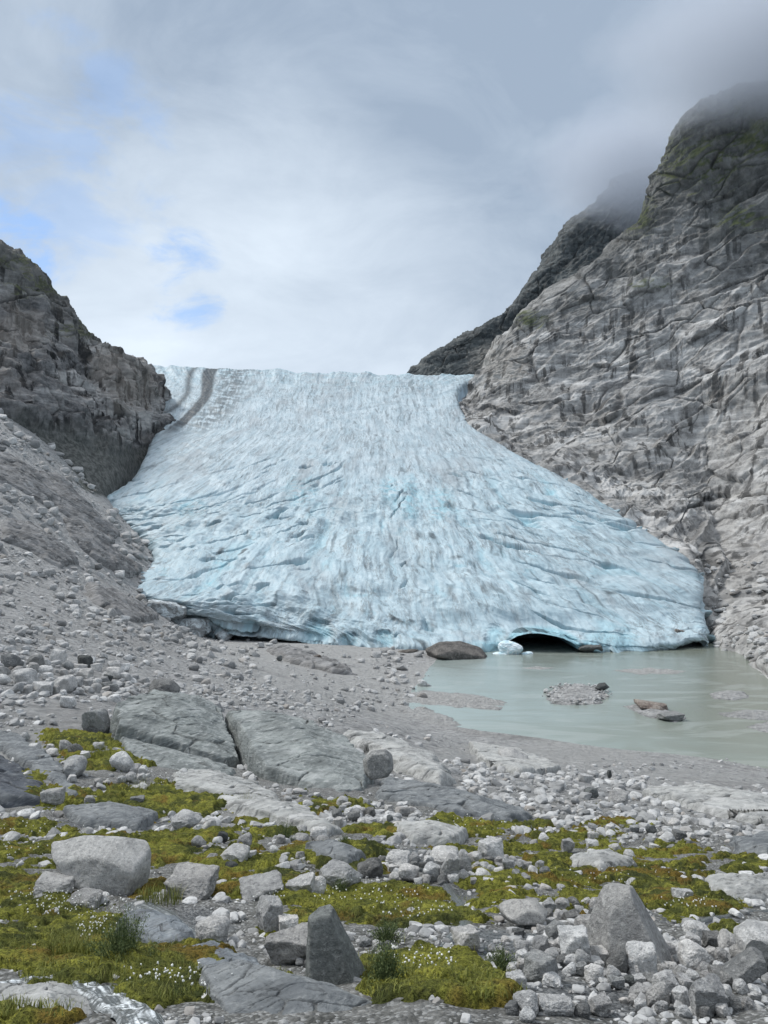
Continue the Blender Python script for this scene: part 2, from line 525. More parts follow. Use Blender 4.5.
# per column: y in the picture where the ground lies at that distance; 'z' entries give heights over the lake instead
T = {
    -400: [1290, 1105, 1020, 950, 885, 825, 765, 700, 640, 590, 555, 540, 515, 460, 400, 370.0, 340, 290],
    -150: [1290, 1105, 1024, 958, 896, 842, 785, 722, 660, 615, 580, 565, 540, 495, 440, 410.0, 380, 330],
    0: [1290, 1105, 1024, 958, 900, 850, 795, 735, 682, 640, 610, 598, 580, 535, 480, 452.5, 425, 385],
    100: [1290, 1105, 1024, 956, 900, 850, 800, 742, 700, 668, 644, 632, 616, 592, 570, 526, 512, 470],
    130: [1290, 1105, 1024, 955, 899, 849, 801, 747, 707, 676, 653, 642, 628, 607, 598, 552, 534, 510],
    165: [1290, 1105, 1024, 954, 898, 848, 802, 754, 715, 686, 665, 656, 645, 633, 625, 566, 556, 540],
    200: [1290, 1105, 1024, 954, 898, 848, 802, 760, 722, 695, 675, 668, 658, 648, 641, 632, 622, 600],
    300: [1290, 1105, 1022, 952, 896, 846, 805, 770, 740, 715, 698, 692, 683, 665, 641, 631.5, 622, 598],
    384: [1290, 1105, 1022, 951, 896, 846, 806, 778, 752, 729, 712, 'z4.5', 'z.25', 'z.5', 643, 633.0, 623, 603],
    428: [1290, 1105, 1022, 951, 897, 848, 809, 783, 760, 742, 729, 'z2.0', 'z-.5', 'z.1', 'z.6', 'z.5', 'z.8', 'z.8'],
    480: [1290, 1105, 1024, 952, 898, 850, 813, 790, 772, 758, 747, 742, 'z-1.4', 'z-1.2', 'z-.6', 'z.5', 'z.5', 'z.5'],
    600: [1290, 1105, 1026, 956, 902, 858, 826, 803, 786, 771, 758, 751.5, 'z-1.8', 'z-2', 'z-1.5', 'z-1', 'z-1.5', 'z-1.5'],
    700: [1290, 1105, 1028, 960, 908, 864, 833, 812, 796, 781, 767.5, 'z-.9', 'z-2', 'z-2', 'z-1.5', 'z-1', 'z-1.5', 'z-1.5'],
    768: [1290, 1105, 1030, 964, 912, 868, 838, 818, 803, 790, 778, 'z-1.5', 'z-2', 'z-2', 'z-1.5', 'z-1', 'z-1.5', 'z-1.5'],
    1150: [1290, 1105, 1030, 970, 925, 885, 860, 842, 825, 808, 'z-1', 'z-2', 'z-2', 'z-2', 'z-1.5', 'z-1', 'z-1.5', 'z-1.5'],
}
U_COLS = np.array([(k - 384) / F for k in T])
Z = np.zeros((len(D_ROWS), len(T)))
for j, (k, ys) in enumerate(T.items()):
    for i, y in enumerate(ys):
        Z[i, j] = float(y[1:]) if isinstance(y, str) else at(k, y, D_ROWS[i])[2]
NU, ND = 420, 600
LU = np.linspace(U_COLS[0], U_COLS[-1], NU)
LD = np.linspace(math.log(D_ROWS[0]), math.log(D_ROWS[-1]), ND)
tab = np.stack([np.interp(LD, np.log(D_ROWS), Z[:, j]) for j in range(len(T))], 1)
tab = np.stack([np.interp(LU, U_COLS, r) for r in tab], 0)


def blur(A, k, ax):
    for _ in range(2):
        pad = [(0, 0), (0, 0)]
        pad[ax] = (k, k)
        B = np.pad(A, pad, mode='edge')
        c = np.cumsum(B, ax)
        c = np.concatenate([np.zeros_like(np.take(c, [0], ax)), c], ax)
        n = A.shape[ax]
        A = (np.take(c, np.arange(2 * k + 1, 2 * k + 1 + n), ax) - np.take(c, np.arange(n), ax)) / (2 * k + 1)
    return A


tab = blur(blur(tab, 6, 0), 5, 1)


def bilin(tab, u, ld):
    fu = np.clip((u - LU[0]) / (LU[1] - LU[0]), 0, NU - 1.001)
    fd = np.clip((ld - LD[0]) / (LD[1] - LD[0]), 0, ND - 1.001)
    iu, id_ = fu.astype(int), fd.astype(int)
    a, b = fu - iu, fd - id_
    return (tab[id_, iu] * (1 - a) * (1 - b) + tab[id_, iu + 1] * a * (1 - b) + tab[id_ + 1, iu] * (1 - a) * b + tab[id_ + 1, iu + 1] * a * b)


def base_z(x, y):
    y = np.maximum(y, 2.0)
    return bilin(tab, x / y, np.log(y))


def ground_z(x, y, fine=True):
    x = np.asarray(x, float)
    y = np.asarray(y, float)
    z = base_z(x, y)
    p = np.stack([x, y, np.zeros_like(x)], -1)
    lvl = np.clip((z - 0.6) / 7.0, 0.11, 1)
    nearw = 1 - smooth(30, 80, y)
    farw = smooth(35, 110, y)
    n = 0.22 * fbm(p / 2.6, 3) * nearw + 0.5 * fbm(p / 9.0 + 5, 3) * nearw * smooth(8, 25, y)
    n = n + farw * (1.5 * fbm(p / 32.0 + 9, 4) + 0.45 * fbm(p / 6.0, 3))
    lf = smooth(-25, -70, x) * smooth(90, 150, y)
    n = n + lf * 2.6 * (ridged(np.stack([(x * 0.8 + y * 0.25) / 60.0, (y * 0.5 - x * 0.9) / 14.0, 0 * x + 4], -1), 3) - 0.6) * smooth(-0.1, 0.25, fbm(p / 50.0 + 21, 2))
    if fine:
        n = n + 0.05 * fbm(p / 0.5 + 3, 3) * nearw + farw * 0.2 * fbm(p / 1.7, 2)
    return z + n * lvl


def ground_hit(px, py):
    """forward distance at which the picture ray meets the ground (vectorised)"""
    px = np.atleast_1d(np.asarray(px, float))
    py = np.atleast_1d(np.asarray(py, float))
    sx, sz = ray(px, py)
    ds = np.exp(np.linspace(math.log(3.0), math.log(500), 500))
    res = np.full(px.shape, 500.0)
    todo = np.ones(px.shape, bool)
    for a in range(len(ds)):
        d = ds[a]
        h = (CAMZ + sz * d) - bilin(tab, sx, np.full(px.shape, math.log(d)))
        hit = todo & (h <= 0)
        res[hit] = d
        todo &= ~hit
        if not todo.any(): break
    # refine with the detailed ground
    for _ in range(6):
        h = (CAMZ + sz * res) - ground_z(sx * res, res, False)
        slope = np.minimum(sz - 0.02, -0.05)
        res = np.clip(res + np.clip(-h / (slope - (-0.22)) * 0, -1, 1) + np.clip(h / np.maximum(0.12, -sz), -1.0, 1.0) * 0.5, 3, 500)
    return res


# picture-space layout masks, evaluated through the undisturbed ground
def ell(px, py, E, kk=1.0):
    m = np.zeros_like(px)
    for (cx, cy, rx, ry) in E:
        q = ((px - cx) / (rx * kk)) ** 2 + ((py - cy) / (ry * kk)) ** 2
        m = np.maximum(m, 1.0 - q * 0.5)
    return np.clip(m, 0, 1)


MOSS_E = [(15, 890, 55, 16), (25, 852, 50, 10), (70, 935, 65, 26), (125, 965, 80, 20), (205, 985, 65, 14), (165, 800, 62, 12), (55, 708, 40, 9),
          (75, 735, 26, 20), (165, 858, 45, 12), (225, 866, 45, 12), (375, 908, 80, 17), (330, 898, 60, 12), (415, 972, 52, 20), (465, 982, 48, 12), (400, 1000, 40, 8), (480, 1004, 40, 7),
          (520, 880, 60, 10), (590, 868, 75, 16), (680, 893, 70, 15), (470, 826, 40, 6), (560, 838, 55, 7), (640, 852, 60, 7), (282, 832, 26, 7),
          (700, 912, 38, 7), (350, 868, 30, 7), (255, 893, 40, 10), (20, 826, 50, 6), (100, 842, 50, 8), (440, 920, 40, 10), (500, 905, 35, 9),
          (735, 935, 25, 7), (740, 868, 30, 8), (110, 765, 30, 8), (90, 690, 25, 7), (15, 960, 40, 10), (60, 985, 40, 8), (560, 905, 30, 6),
          (150, 1000, 40, 8), (330, 860, 50, 9), (60, 800, 40, 7), (300, 930, 35, 10), (30, 780, 20, 8), (120, 735, 16, 14), (380, 830, 40, 6), (480, 850, 40, 7), (660, 870, 60, 9), (600, 895, 50, 10), (560, 860, 50, 8), (190, 840, 50, 9), (260, 820, 20, 5), (20, 1018, 50, 8), (290, 880, 30, 7), (130, 890, 30, 7), (330, 805, 30, 5), (520, 825, 30, 5), (620, 825, 30, 4)]
WET_E = [(700, 955, 25, 10), (590, 1000, 75, 18), (500, 945, 55, 16), (540, 970, 60, 12), (400, 862, 70, 8), (440, 905, 40, 8), (175, 925, 60, 14), (190, 960, 50, 14),
         (90, 850, 90, 5), (60, 990, 60, 15), (700, 920, 40, 6), (640, 905, 50, 5), (470, 890, 40, 7), (90, 820, 80, 5)]


def plan_px(x, y):
    return to_px(np.stack([x, y, base_z(x, y)], -1))


def moss_mask(x, y):
    px, py = plan_px(x, y)
    e = ell(px, py, MOSS_E, 1.22) * (1 - 0.2 * smooth(420, 560, px) - 0.12 * smooth(800, 830, py) * smooth(880, 850, py))
    p = np.stack([x, y, np.zeros_like(x)], -1)
    return e * 1.1 + 1.25 * fbm(p / 1.1, 5, 0.62) + 0.5 * fbm(p / 0.28 + 4, 4, 0.6) - 0.47


def wet_mask(x, y):
    px, py = plan_px(x, y)
    p = np.stack([x, y, np.zeros_like(x)], -1)
    return smooth(0.3, 0.7, ell(px, py, WET_E) + 0.35 * fbm(p / 1.2 + 7, 3))


# ------------------------------------------------------------------ ground sheet
ucore = np.linspace(-0.56, 0.56, 760)
uside_l = np.linspace(U_COLS[0] + 0.002, -0.565, 70)
uside_r = np.linspace(0.565, U_COLS[-1] - 0.002, 70)
us = np.concatenate([uside_l, ucore, uside_r])
ld = np.concatenate([np.linspace(math.log(2.6), math.log(30), 760, endpoint=False), np.linspace(math.log(30), math.log(495), 740)])
dd = np.exp(ld)
GX = us[None, :] * dd[:, None]
GY = dd[:, None] * np.ones_like(us)[None, :]
GZ = ground_z(GX, GY)
mm = moss_mask(GX, GY)
wm = wet_mask(GX, GY) * (GY < 60)
gpx, gpy = plan_px(GX, GY)
gp = np.stack([GX, GY, GZ], -1)
n_ = fbm(gp / 20.0, 4)
far = smooth(25, 60, GY)
silt = smooth(-0.15, 0.2, n_ + 0.9 * ell(gpx, gpy, [(400, 690, 190, 28), (560, 757, 150, 13), (310, 655, 120, 14), (700, 778, 100, 9)]) - 0.35)
dark_scree = smooth(0.3, 0.6, ell(gpx, gpy, [(105, 460, 34, 32), (128, 486, 20, 16), (85, 420, 30, 25)]) + 0.5 * n_)  # dark greenish mossy scree, its own colour
tag(grid_mesh('ground', gp, M_GROUND, attrs={'far': far, 'silt': silt, 'wet': wm, 'dark_scree': dark_scree}), kind='structure')

# moss sheet: thick cushions that stand clear of the ground only where they grow
sel = GY[:, 0] < 42
MX, MY, MZ, mmv = GX[sel], GY[sel], GZ[sel], mm[sel]
pm = np.stack([MX, MY, MZ], -1)
_f1, _e, _c = worley(pm / np.array([0.30, 0.30, 0.6]), 11)
lift = (0.12 * smooth(-0.05, 0.5, mmv) + 0.045 * fbm(pm / 0.13, 3, 0.6) + 0.09 * (0.55 - _f1) * smooth(-0.05, 0.2, mmv) + 0.07 * fbm(pm / 0.6, 2)) * (1 + 0.03 * np.clip(MY - 10, 0, 40)) - 0.03
lift = np.where(mmv < -0.02, -0.05, lift)
keep = (mmv[:-1, :-1] > -0.06) | (mmv[1:, 1:] > -0.06)
tag(grid_mesh('moss', pm + np.stack([0 * lift, 0 * lift, lift], -1), M_MOSS, keep=keep), kind='stuff')


# ------------------------------------------------------------------ cliffs
def cliff(name, bottoms, ridges, mat, n, m, amp=1.0, moss_fn=None, back=120, seed=0.0, tilt=0.5, mids=None, sagm=0.0, vert=0.0, debris=None, sagr=False, joints=None):
    b = np.array([at(*q) for q in bottoms])
    r = np.array([at(*q) for q in ridges])
    rows = [b + (b - r) * 0.06 + np.array([0, 0, -6.0])]
    for k in range(7):
        f = k / 6
        q = b * (1 - f) + r * f + np.stack([b[:, 0] / b[:, 1] * (1 if sagr else 0), 1 + 0 * b[:, 0], -0.62 + 0 * b[:, 0]], -1) * ((sagm if np.isscalar(sagm) else np.asarray(sagm)[:, None]) * math.sin(math.pi * f ** 0.75))
        if mids is not None:
            q = q + np.array([0.0, 1.0, 0.0]) * (mids * math.sin(math.pi * f))[:, None] if isinstance(mids, np.ndarray) else q
        rows.append(q)
    top = r + np.array([0, back * 0.35, -2.0])
    rows.append(top)
    rows.append(r + np.array([0, back, -back * 0.5]))
    P = cr(np.array(rows), n, m)
    N = grid_normals(P, -P + np.array([0, 0, CAMZ + 400.0]))
    Q = P + seed
    # diagonal jointing: rotate coordinates so that layers climb to the right
    ca, sa = math.cos(tilt), math.sin(tilt)
    L = np.stack([Q[..., 0] * ca + Q[..., 2] * sa, Q[..., 1], -Q[..., 0] * sa + Q[..., 2] * ca], -1)
    W = L + 9 * np.stack([fbm(Q / 45, 3), fbm(Q / 45 + 9, 3), fbm(Q / 45 + 19, 3)], -1)
    d = 15 * fbm(Q / 95.0, 3) + 8 * ridged(W / np.array([80, 60, 24.0]), 5, 0.55)
    f1, e1, c1 = worley(W / np.array([64, 50, 20.0]), 1)
    f2, e2, c2 = worley((W + 50) / np.array([22, 16, 7.0]), 2)
    d = d + 4.0 * (c1 - 0.5) * smooth(0, 0.12, e1) 
    d = d + 1.6 * (c2 - 0.5) * smooth(0, 0.1, e2)
    d = d - 2.2 * (1 - smooth(0, 0.06, e1)) * smooth(0.35, 0.65, c1)
    hf = fbm(Q / 6.5, 4, 0.6)
    rg = 0.12 + 0.75 * smooth(-0.15, 0.2, fbm(Q / 48 + 61, 3)) + 0.9 * smooth(230, 330, P[..., 2])
    d = d + rg * 1.7 * hf + rg * 2.6 * (ridged(Q / np.array([8, 8, 34.0]), 4, 0.6) - 0.6) * smooth(-0.25, 0.2, fbm(Q / 60 + 30, 2)) + rg * 1.8 * (ridged(W / np.array([34, 26, 5.0]), 4, 0.6) - 0.6)
    ledge_shade = 0 * d
    for LL, AA, sd_ in ((46.0, 14.0, 50), (18.0, 5.0, 60)):
        ph = W[..., 2] / LL + 0.8 * fbm(Q / (LL * 3.5) + sd_, 2)
        fr = ph - np.floor(ph)
        saw = np.where(fr < 0.9, fr / 0.9, (1 - fr) / 0.1)
        mk_ = smooth(-0.25, 0.25, fbm(Q / (LL * 2.2) + sd_ + 9, 3))
        d = d + AA * (saw - 0.5) * mk_
        ledge_shade = np.maximum(ledge_shade, smooth(0.90, 0.95, fr) * mk_ * (0.9 if LL > 20 else 0.55))  # ledge undercuts painted dark, imitating their shadow lines
    crack = np.maximum(np.maximum(ledge_shade, 0.8 * (1 - smooth(0, 0.045, e1)) * smooth(0.35, 0.65, c1)), 0.5 * smooth(0.86, 0.95, ridged(np.stack([Q[..., 0], Q[..., 1], Q[..., 2] * 0.3], -1) / 24.0 + 70, 3)) * smooth(0.0, 0.3, fbm(Q / 70 + 33, 2)))  # rock cracks together with the painted ledge shadow
    d = d + vert * (ridged(np.stack([Q[..., 0], Q[..., 1], Q[..., 2] * 0.16 + 5], -1) / 22.0, 4, 0.55) - 0.6)
    if joints:
        jx, jy = to_px(P + N * (d * amp)[..., None])
        wob = 13 * fbm(Q / 42.0 + 77, 4, 0.6) + 3.5 * fbm(Q / 8.0 + 3, 3)
        vary = smooth(-0.25, 0.35, fbm(Q / 26.0 + 88, 3))
        for ln, st_ in joints:
            xs = [q[0] for q in ln]
            dy = jy + wob - np.interp(jx, xs, [q[1] for q in ln])
            inr = smooth(xs[0] - 8, xs[0] + 8, jx + wob) * (1 - smooth(xs[-1] - 8, xs[-1] + 8, jx + wob))
            inr = inr * vary
            d = d + inr * st_ * 0.5 * np.where(dy < 0, np.exp(dy / 22.0), 0) - inr * st_ * 0.35 * np.where(dy >= 0, np.exp(-dy / 5.0), 0)
            crack = np.maximum(crack, 0.8 * inr * np.exp(-((dy - 1.0) / 1.1) ** 2))
    deb = debris(P) if debris else np.zeros(P.shape[:2])
    d = d * (1 - 0.85 * deb)
    crack = crack * (1 - deb)
    P2 = P + N * (d * amp * np.clip((P[..., 1] - 120) / 330.0, 0.25, 1.0))[..., None]
    N2 = grid_normals(P2, -P2 + np.array([0, 0, CAMZ + 400.0]))
    px, py = to_px(P2)
    ms = moss_fn(P2, N2, px, py, hf) if moss_fn else np.zeros_like(px)
    tn = np.clip(ell(px, py, [(130, 385, 26, 24), (112, 365, 20, 20), (500, 362, 26, 18), (20, 330, 26, 20)]) * 1.4 + 1.2 * hf, 0, 1)
    return tag(grid_mesh(name, P2, mat, attrs={'crack': crack, 'moss': ms * (1 - deb), 'tan': tn * (1 - deb), 'deb': deb}), kind='structure')


def moss_r(P, N, px, py, hf):
    e = ell(px, py, [(742, 218, 34, 15), (700, 160, 55, 40), (640, 215, 20, 24), (760, 130, 60, 36), (655, 285, 28, 10), (530, 320, 20, 10)])
    return smooth(0.55, 0.95, e * 0.9 + 0.5 * N[..., 2] + 0.5 * hf - 0.1) * 0.85


RB = [(458, 402, 625), (478, 430, 565), (526, 466, 510), (580, 492, 466), (622, 520, 430), (656, 545, 402), (688, 570, 374), (706, 604, 350), (718, 638, 318), (740, 664, 268), (778, 690, 216), (850, 744, 165), (1000, 810, 130)]
RR = [(480, 380, 660), (492, 357, 668), (528, 318, 660), (578, 282, 650), (624, 250, 640), (654, 213, 630), (671, 182, 620), (689, 140, 608), (706, 118, 600), (752, 97, 590), (810, 76, 575), (900, 30, 545), (1100, -60, 480)]
JOINTS = [([(560, 434), (575, 428), (611, 418), (641, 403), (668, 394)], 8), ([(679, 394), (715, 375), (768, 350), (800, 335)], 6), ([(628, 520), (670, 512), (726, 494)], 6),
          ([(570, 478), (600, 474), (622, 462)], 5), ([(500, 372), (540, 366), (590, 372), (620, 356)], 5), ([(640, 470), (680, 452), (720, 446), (770, 420)], 5), ([(690, 342), (716, 330), (735, 332)], 9),
          ([(577, 300), (630, 296), (668, 290), (706, 252), (768, 228)], 5), ([(520, 345), (560, 338), (610, 330), (660, 336)], 4), ([(700, 470), (740, 480), (768, 460)], 5), ([(660, 190), (700, 205), (740, 190), (770, 195)], 5),
          ([(480, 410), (520, 412), (556, 400)], 5), ([(690, 560), (730, 540), (775, 545)], 4)]
CLIFF_R = cliff('cliff', RB, RR, M_CLIFF_R, 1000, 860, amp=0.9, moss_fn=moss_r, seed=3.0, tilt=0.45, sagm=[5, 8, 12, 18, 26, 36, 50, 64, 76, 87, 97, 105, 110], sagr=True, joints=JOINTS)


def deb_l(P):
    px, py = to_px(P)
    q = fbm(P / 16.0, 3)
    return smooth(-6, 10, py - np.interp(px, [0, 40, 80, 120, 160], [420, 425, 438, 446, 440]) + 16 * q)


def moss_l(P, N, px, py, hf):
    e = ell(px, py, [(40, 285, 50, 14), (85, 330, 40, 12), (10, 262, 30, 10)])
    return smooth(0.6, 1.0, e * 0.8 + 0.6 * N[..., 2] + 0.5 * hf - 0.1) * 0.7


LB = [(-330, 335, 400), (-150, 385, 405), (-60, 402, 410), (0, 418, 414), (30, 436, 420), (60, 462, 425), (82, 494, 415), (110, 486, 440), (138, 464, 505), (160, 436, 545), (168, 426, 575)]
LR = [(-330, 120, 480), (-150, 195, 490), (-60, 232, 495), (0, 258, 505), (30, 279, 515), (62, 308, 528), (92, 343, 545), (122, 359, 560), (146, 379, 575), (160, 396, 588), (170, 414, 600)]
cliff('cliff', LB, LR, M_CLIFF_L, 620, 700, vert=11.0, debris=deb_l, amp=0.8, moss_fn=moss_l, seed=40.0, tilt=-0.25)

FB = [(392, 392, 1000), (420, 395, 1000), (450, 400, 1000), (490, 400, 990), (530, 400, 980), (580, 400, 970), (640, 400, 960), (720, 400, 950), (800, 400, 950)]
FR = [(400, 380, 1080), (425, 366, 1090), (455, 345, 1100), (490, 326, 1110), (520, 303, 1120), (548, 270, 1130), (575, 226, 1140), (625, 188, 1150), (700, 150, 1150)]
cliff('mountain', FB, FR, M_MOUNT, 420, 480, amp=1.0, seed=80.0, tilt=0.7, back=250)

# ------------------------------------------------------------------ glacier


def gd(y):
    return 175.0 / (0.466 - (540 - y) / 780.0)


G_L = [(130, 365), (158, 396), (155, 430), (138, 474), (98, 506), (126, 522), (157, 549), (140, 574), (122, 594), (160, 609), (178, 616)]
G_R = [(486, 376), (456, 391), (467, 421), (520, 456), (562, 478), (602, 502), (638, 528), (672, 549), (697, 573), (699, 600), (702, 624)]
NC = 13
rows = []


def grow(L, R, dfun=None, sag=0.0, bulge=14.0):
    out = []
    for k in range(NC):
        f = k / (NC - 1)
        x = L[0] * (1 - f) + R[0] * f
        y = L[1] * (1 - f) + R[1] * f + sag * 4 * f * (1 - f)
        d = gd(y) - bulge * 4 * f * (1 - f) + 8 * (abs(2 * f - 1) ** 4)
        d -= 26 * math.exp(-(f / 0.22) ** 2) * math.exp(-((L[1] - 592) / 30.0) ** 2)
        out.append(at(x, y, d))
    return np.array(out)


crest = grow(G_L[0], G_R[0], sag=2.5, bulge=0)
rows.append(crest + np.array([0, 260, 18.0]))
rows.append(crest + np.array([0, 70, 9.0]))
for i, (a, b) in enumerate(zip(G_L, G_R)):
    rows.append(grow(a, b, sag=[2.5, 3, 2, 0, -4, -4, -6, -2, 2, 6, 8][i], bulge=[0, 4, 8, 12, 14, 16, 16, 16, 14, 10, 5][i]))
BX = [216, 246, 290, 330, 372, 412, 452, 494, 540, 585, 628, 668, 704]
BY = [633, 636, 640, 645, 650, 653, 655, 653, 648, 650, 651, 649, 641]
BD = [302, 299, 295, 291, 287, 284, 282, 280, 278, 278, 282, 286, 294]
rows.append(np.array([at(x, y - 9, d + 1) for x, y, d in zip(BX, BY, BD)]))
rows.append(np.array([at(x, y, d) for x, y, d in zip(BX, BY, BD)]))
rows.append(np.array([at(x, y, d) + np.array([0, 6, -1.2]) for x, y, d in zip(BX, BY, BD)]))
rows.append(np.array([at(x, y, d) + np.array([0, 9, -8.0]) for x, y, d in zip(BX, BY, BD)]))
R_ = np.array(rows)
# rounded, buried side margins
c = R_.mean(1, keepdims=True)
left = R_[:, :1] + (R_[:, :1] - R_[:, 1:2]) * 0.12 + np.array([0, 4.0, -9.0])
right = R_[:, -1:] + (R_[:, -1:] - R_[:, -2:-1]) * 0.10 + np.array([0, 4.0, -9.0])
R_ = np.concatenate([left, R_, right], 1)
gn, gm = 1150, 820
P = cr(R_, gn, gm)
NV = len(rows)
vv = np.linspace(0, NV - 1, gn)[:, None] * np.ones((1, gm))    # lattice row number
uu = np.ones((gn, 1)) * np.linspace(0, 1, gm)[None, :]
N = grid_normals(P, -P + np.array([0, 0, CAMZ + 300.0]))
wid = np.linalg.norm(P[:, -1] - P[:, 0], axis=-1)[:, None]
U = (uu - 0.5) * 230.0
arc = np.cumsum(np.concatenate([np.zeros((1, gm)), np.linalg.norm(np.diff(P, axis=0), axis=-1)], 0), 0)
arc = arc - arc[int(gn * 2 / (NV - 1))][None, :]
S = np.stack([U, arc, 0 * U], -1)
wv = np.stack([fbm(S / 40.0, 3), fbm(S / 40.0 + 7, 3), 0 * U], -1)
PXu, PYu = to_px(P)
wdt = np.interp(PYu, [360, 430, 500, 570, 650], [142, 175, 290, 500, 760])
SIG = (PXu - 385) / wdt * 105.0                # constant along an ice flow line
S = np.stack([SIG, arc, 0 * U], -1)
S2 = S + wv * np.array([3.0, 30, 0])
low = smooth(4.0, 7.5, vv + 1.0 * fbm(S / 55, 3))        # broken lower tongue
front = smooth(NV - 6.0, NV - 4.2, vv)
# flow furrows, splaying outwards on the lower tongue
fur = ridged(S2 / np.array([6.0, 85.0, 1.0]), 3)
S3 = np.stack([SIG * 2.0, arc, 0 * U], -1) + np.stack([fbm(S / 30.0 + 3, 3), fbm(S / 26.0 + 13, 3), 0 * U], -1) * np.array([7, 16, 0])
crev = ridged(S3 / np.array([13.0, 120.0, 1.0]), 5, 0.58)
crevb = ridged(np.stack([S3[..., 0] * 0.8 + arc * 0.5, arc * 0.8 - S3[..., 0] * 0.5, 0 * U], -1) / np.array([34.0, 11.0, 1.0]), 3)
broken = low * smooth(-0.1, 0.3, fbm(S / 42.0 + 41, 3))
blocks = fbm(S3 / np.array([22.0, 30.0, 1]), 4)
f1, e1, c1 = worley(np.stack([S3[..., 0] / 14.0, S3[..., 1] / 34.0, 0 * U + 0.5], -1), 4)
d = 0.55 * (fur - 0.6) * (1 - 0.5 * low)
d = d + low * (1.8 * (crev - 0.62) + 3.8 * blocks  + 0.5 * (ridged(S / np.array([5.0, 9.0, 1]), 3) - 0.6))
d = d + (1 - low) * (2.2 * fbm(S2 / np.array([30, 60, 1.0]), 3) + 0.8 * (ridged(S2 / np.array([45.0, 7.0, 1]), 2) - 0.6))
d = d + broken * (2.2 * (crevb - 0.6) + 0.8 * (ridged(S / np.array([7.0, 13.0, 1]), 4, 0.6) - 0.6))
def slots(cx_, sy_, k, a, b):
    return ridged(np.stack([S3[..., 0] * cx_ + arc * sy_, arc * cx_ - S3[..., 0] * sy_, 0 * U], -1) / np.array([a, b, 1.0]) + k, 2, 0.4)


wl = smooth(8, -22, SIG)
wr = smooth(2, 30, SIG)
slot = np.maximum(np.maximum(slots(-0.6, 0.8, 5, 80.0, 14.0) * wl, slots(0.75, 0.6, 9, 90.0, 13.0) * wr), slots(-0.25, 0.97, 15, 80.0, 13.0) * (1 - wl) * (1 - wr))
slot = smooth(0.82, 0.98, slot) * smooth(0.0, 0.5, broken + 0.4 * low)
d = d - 4.2 * slot
d = d + 0.18 * fbm(S / 3.0, 3) + 0.15 * (ridged(S3 / np.array([2.2, 9.0, 1]), 2) - 0.6)
marg = smooth(0, 0.05, np.minimum(uu, 1 - uu))
d = d * (0.35 + 0.65 * marg)
P2 = P + N * d[..., None]
P2[..., 2] += smooth(1.0, 2.0, vv) * (1 - smooth(2.0, 2.8, vv)) * 5.5 * fbm(np.stack([U / 12.0, 0 * U, 0 * U + 3], -1), 4, 0.6)
# ragged front edge and cave mouth
px, py = to_px(P2)
nz = fbm(S / 9.0 + 3, 3)
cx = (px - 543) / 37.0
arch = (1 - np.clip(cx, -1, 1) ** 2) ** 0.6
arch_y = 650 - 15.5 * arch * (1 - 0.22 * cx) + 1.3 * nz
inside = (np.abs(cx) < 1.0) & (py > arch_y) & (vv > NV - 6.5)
rim = smooth(0, 7, py - (arch_y - 7)) * (np.abs(cx) < 1.55) * (1 - smooth(1.15, 1.55, np.abs(cx)))
P2[..., 1] += front * 2.6 * fbm(np.stack([U / 7.0, arc / 20.0, 0 * U + 9], -1), 4, 0.6)
rim2 = smooth(0, 9, py - (arch_y - 13)) * (1 - smooth(1.5, 2.3, np.abs(cx + 0.3))) * (vv > NV - 8)
# scalloped recess round the mouth, then the deep mouth itself
P2[..., 1] += 2.0 * rim
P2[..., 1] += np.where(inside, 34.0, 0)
alc = [(318, 632, 15, 12), (350, 640, 10, 8), (610, 643, 34, 11), (497, 640, 12, 14), (385, 640, 13, 9), (250, 628, 10, 8)]
ea = ell(px, py, alc) * smooth(NV - 8, NV - 6.5, vv)
P2[..., 1] += 2.2 * smooth(0.2, 0.9, ea + 0.35 * nz)
dirt_line = lambda u0, u1, w: np.exp(-((uu - (u0 + (u1 - u0) * np.clip((vv - 2) / 1.7, 0, 1.5) ** 1.25)) / w) ** 2)
strk = fbm(S2 / np.array([1.7, 42.0, 1]), 5, 0.6)
dirt_shade = 0.42 * smooth(0.05, 0.35, strk) * (1 - 0.5 * low) * smooth(-0.3, 0.25, fbm(S / 35 + 4, 3))
up = (1 - smooth(3.7, 4.4, vv + 0.25 * fbm(S / 14, 2)))
dirt_shade = np.maximum(dirt_shade, up * 1.0 * smooth(0.25, 0.7, dirt_line(0.268, 0.15, 0.019)) * smooth(-0.6, -0.1, strk + 0.15))
dirt_shade = np.maximum(dirt_shade, up * 0.9 * dirt_line(0.225, 0.08, 0.010) * smooth(-0.5, 0.1, strk + 0.25))
dirt_shade = np.maximum(dirt_shade, up * 0.75 * dirt_line(0.33, 0.215, 0.055) * smooth(-0.3, 0.15, strk + fbm(S / 7, 2)))
dirt_shade = np.maximum(dirt_shade, 0.85 * smooth(0.80, 0.93, ridged(S3 / np.array([16.0, 30.0, 1]) + 8, 3)) * low * smooth(0.12, 0.4, fbm(S / 16 + 5, 3)))
dirt_shade = np.maximum(dirt_shade, 0.5 * smooth(0.3, 0.6, ell(px, py, [(160, 612, 32, 12), (195, 626, 30, 9)]) + 0.8 * nz) * (vv > NV - 10))
dirt_shade = np.maximum(dirt_shade, smooth(NV - 3.2, NV - 2.6, vv) * 0.95)  # undercut below the ice lip painted dark as overhang shadow
dl = (1 - smooth(0.0, 0.10, np.abs(perlin(S3 / np.array([9.0, 60.0, 1]) + 2.2)))) * smooth(0.0, 0.35, fbm(S / 16 + 15, 3))
dirt_shade = np.maximum(dirt_shade, 0.6 * dl)
vly = smooth(0.5, 0.28, ridged(S3 / np.array([7.0, 140.0, 1.0]), 4, 0.6)) * smooth(-0.2, 0.3, fbm(S / 30 + 55, 3))
dirt_shade = np.maximum(dirt_shade, 0.5 * vly)
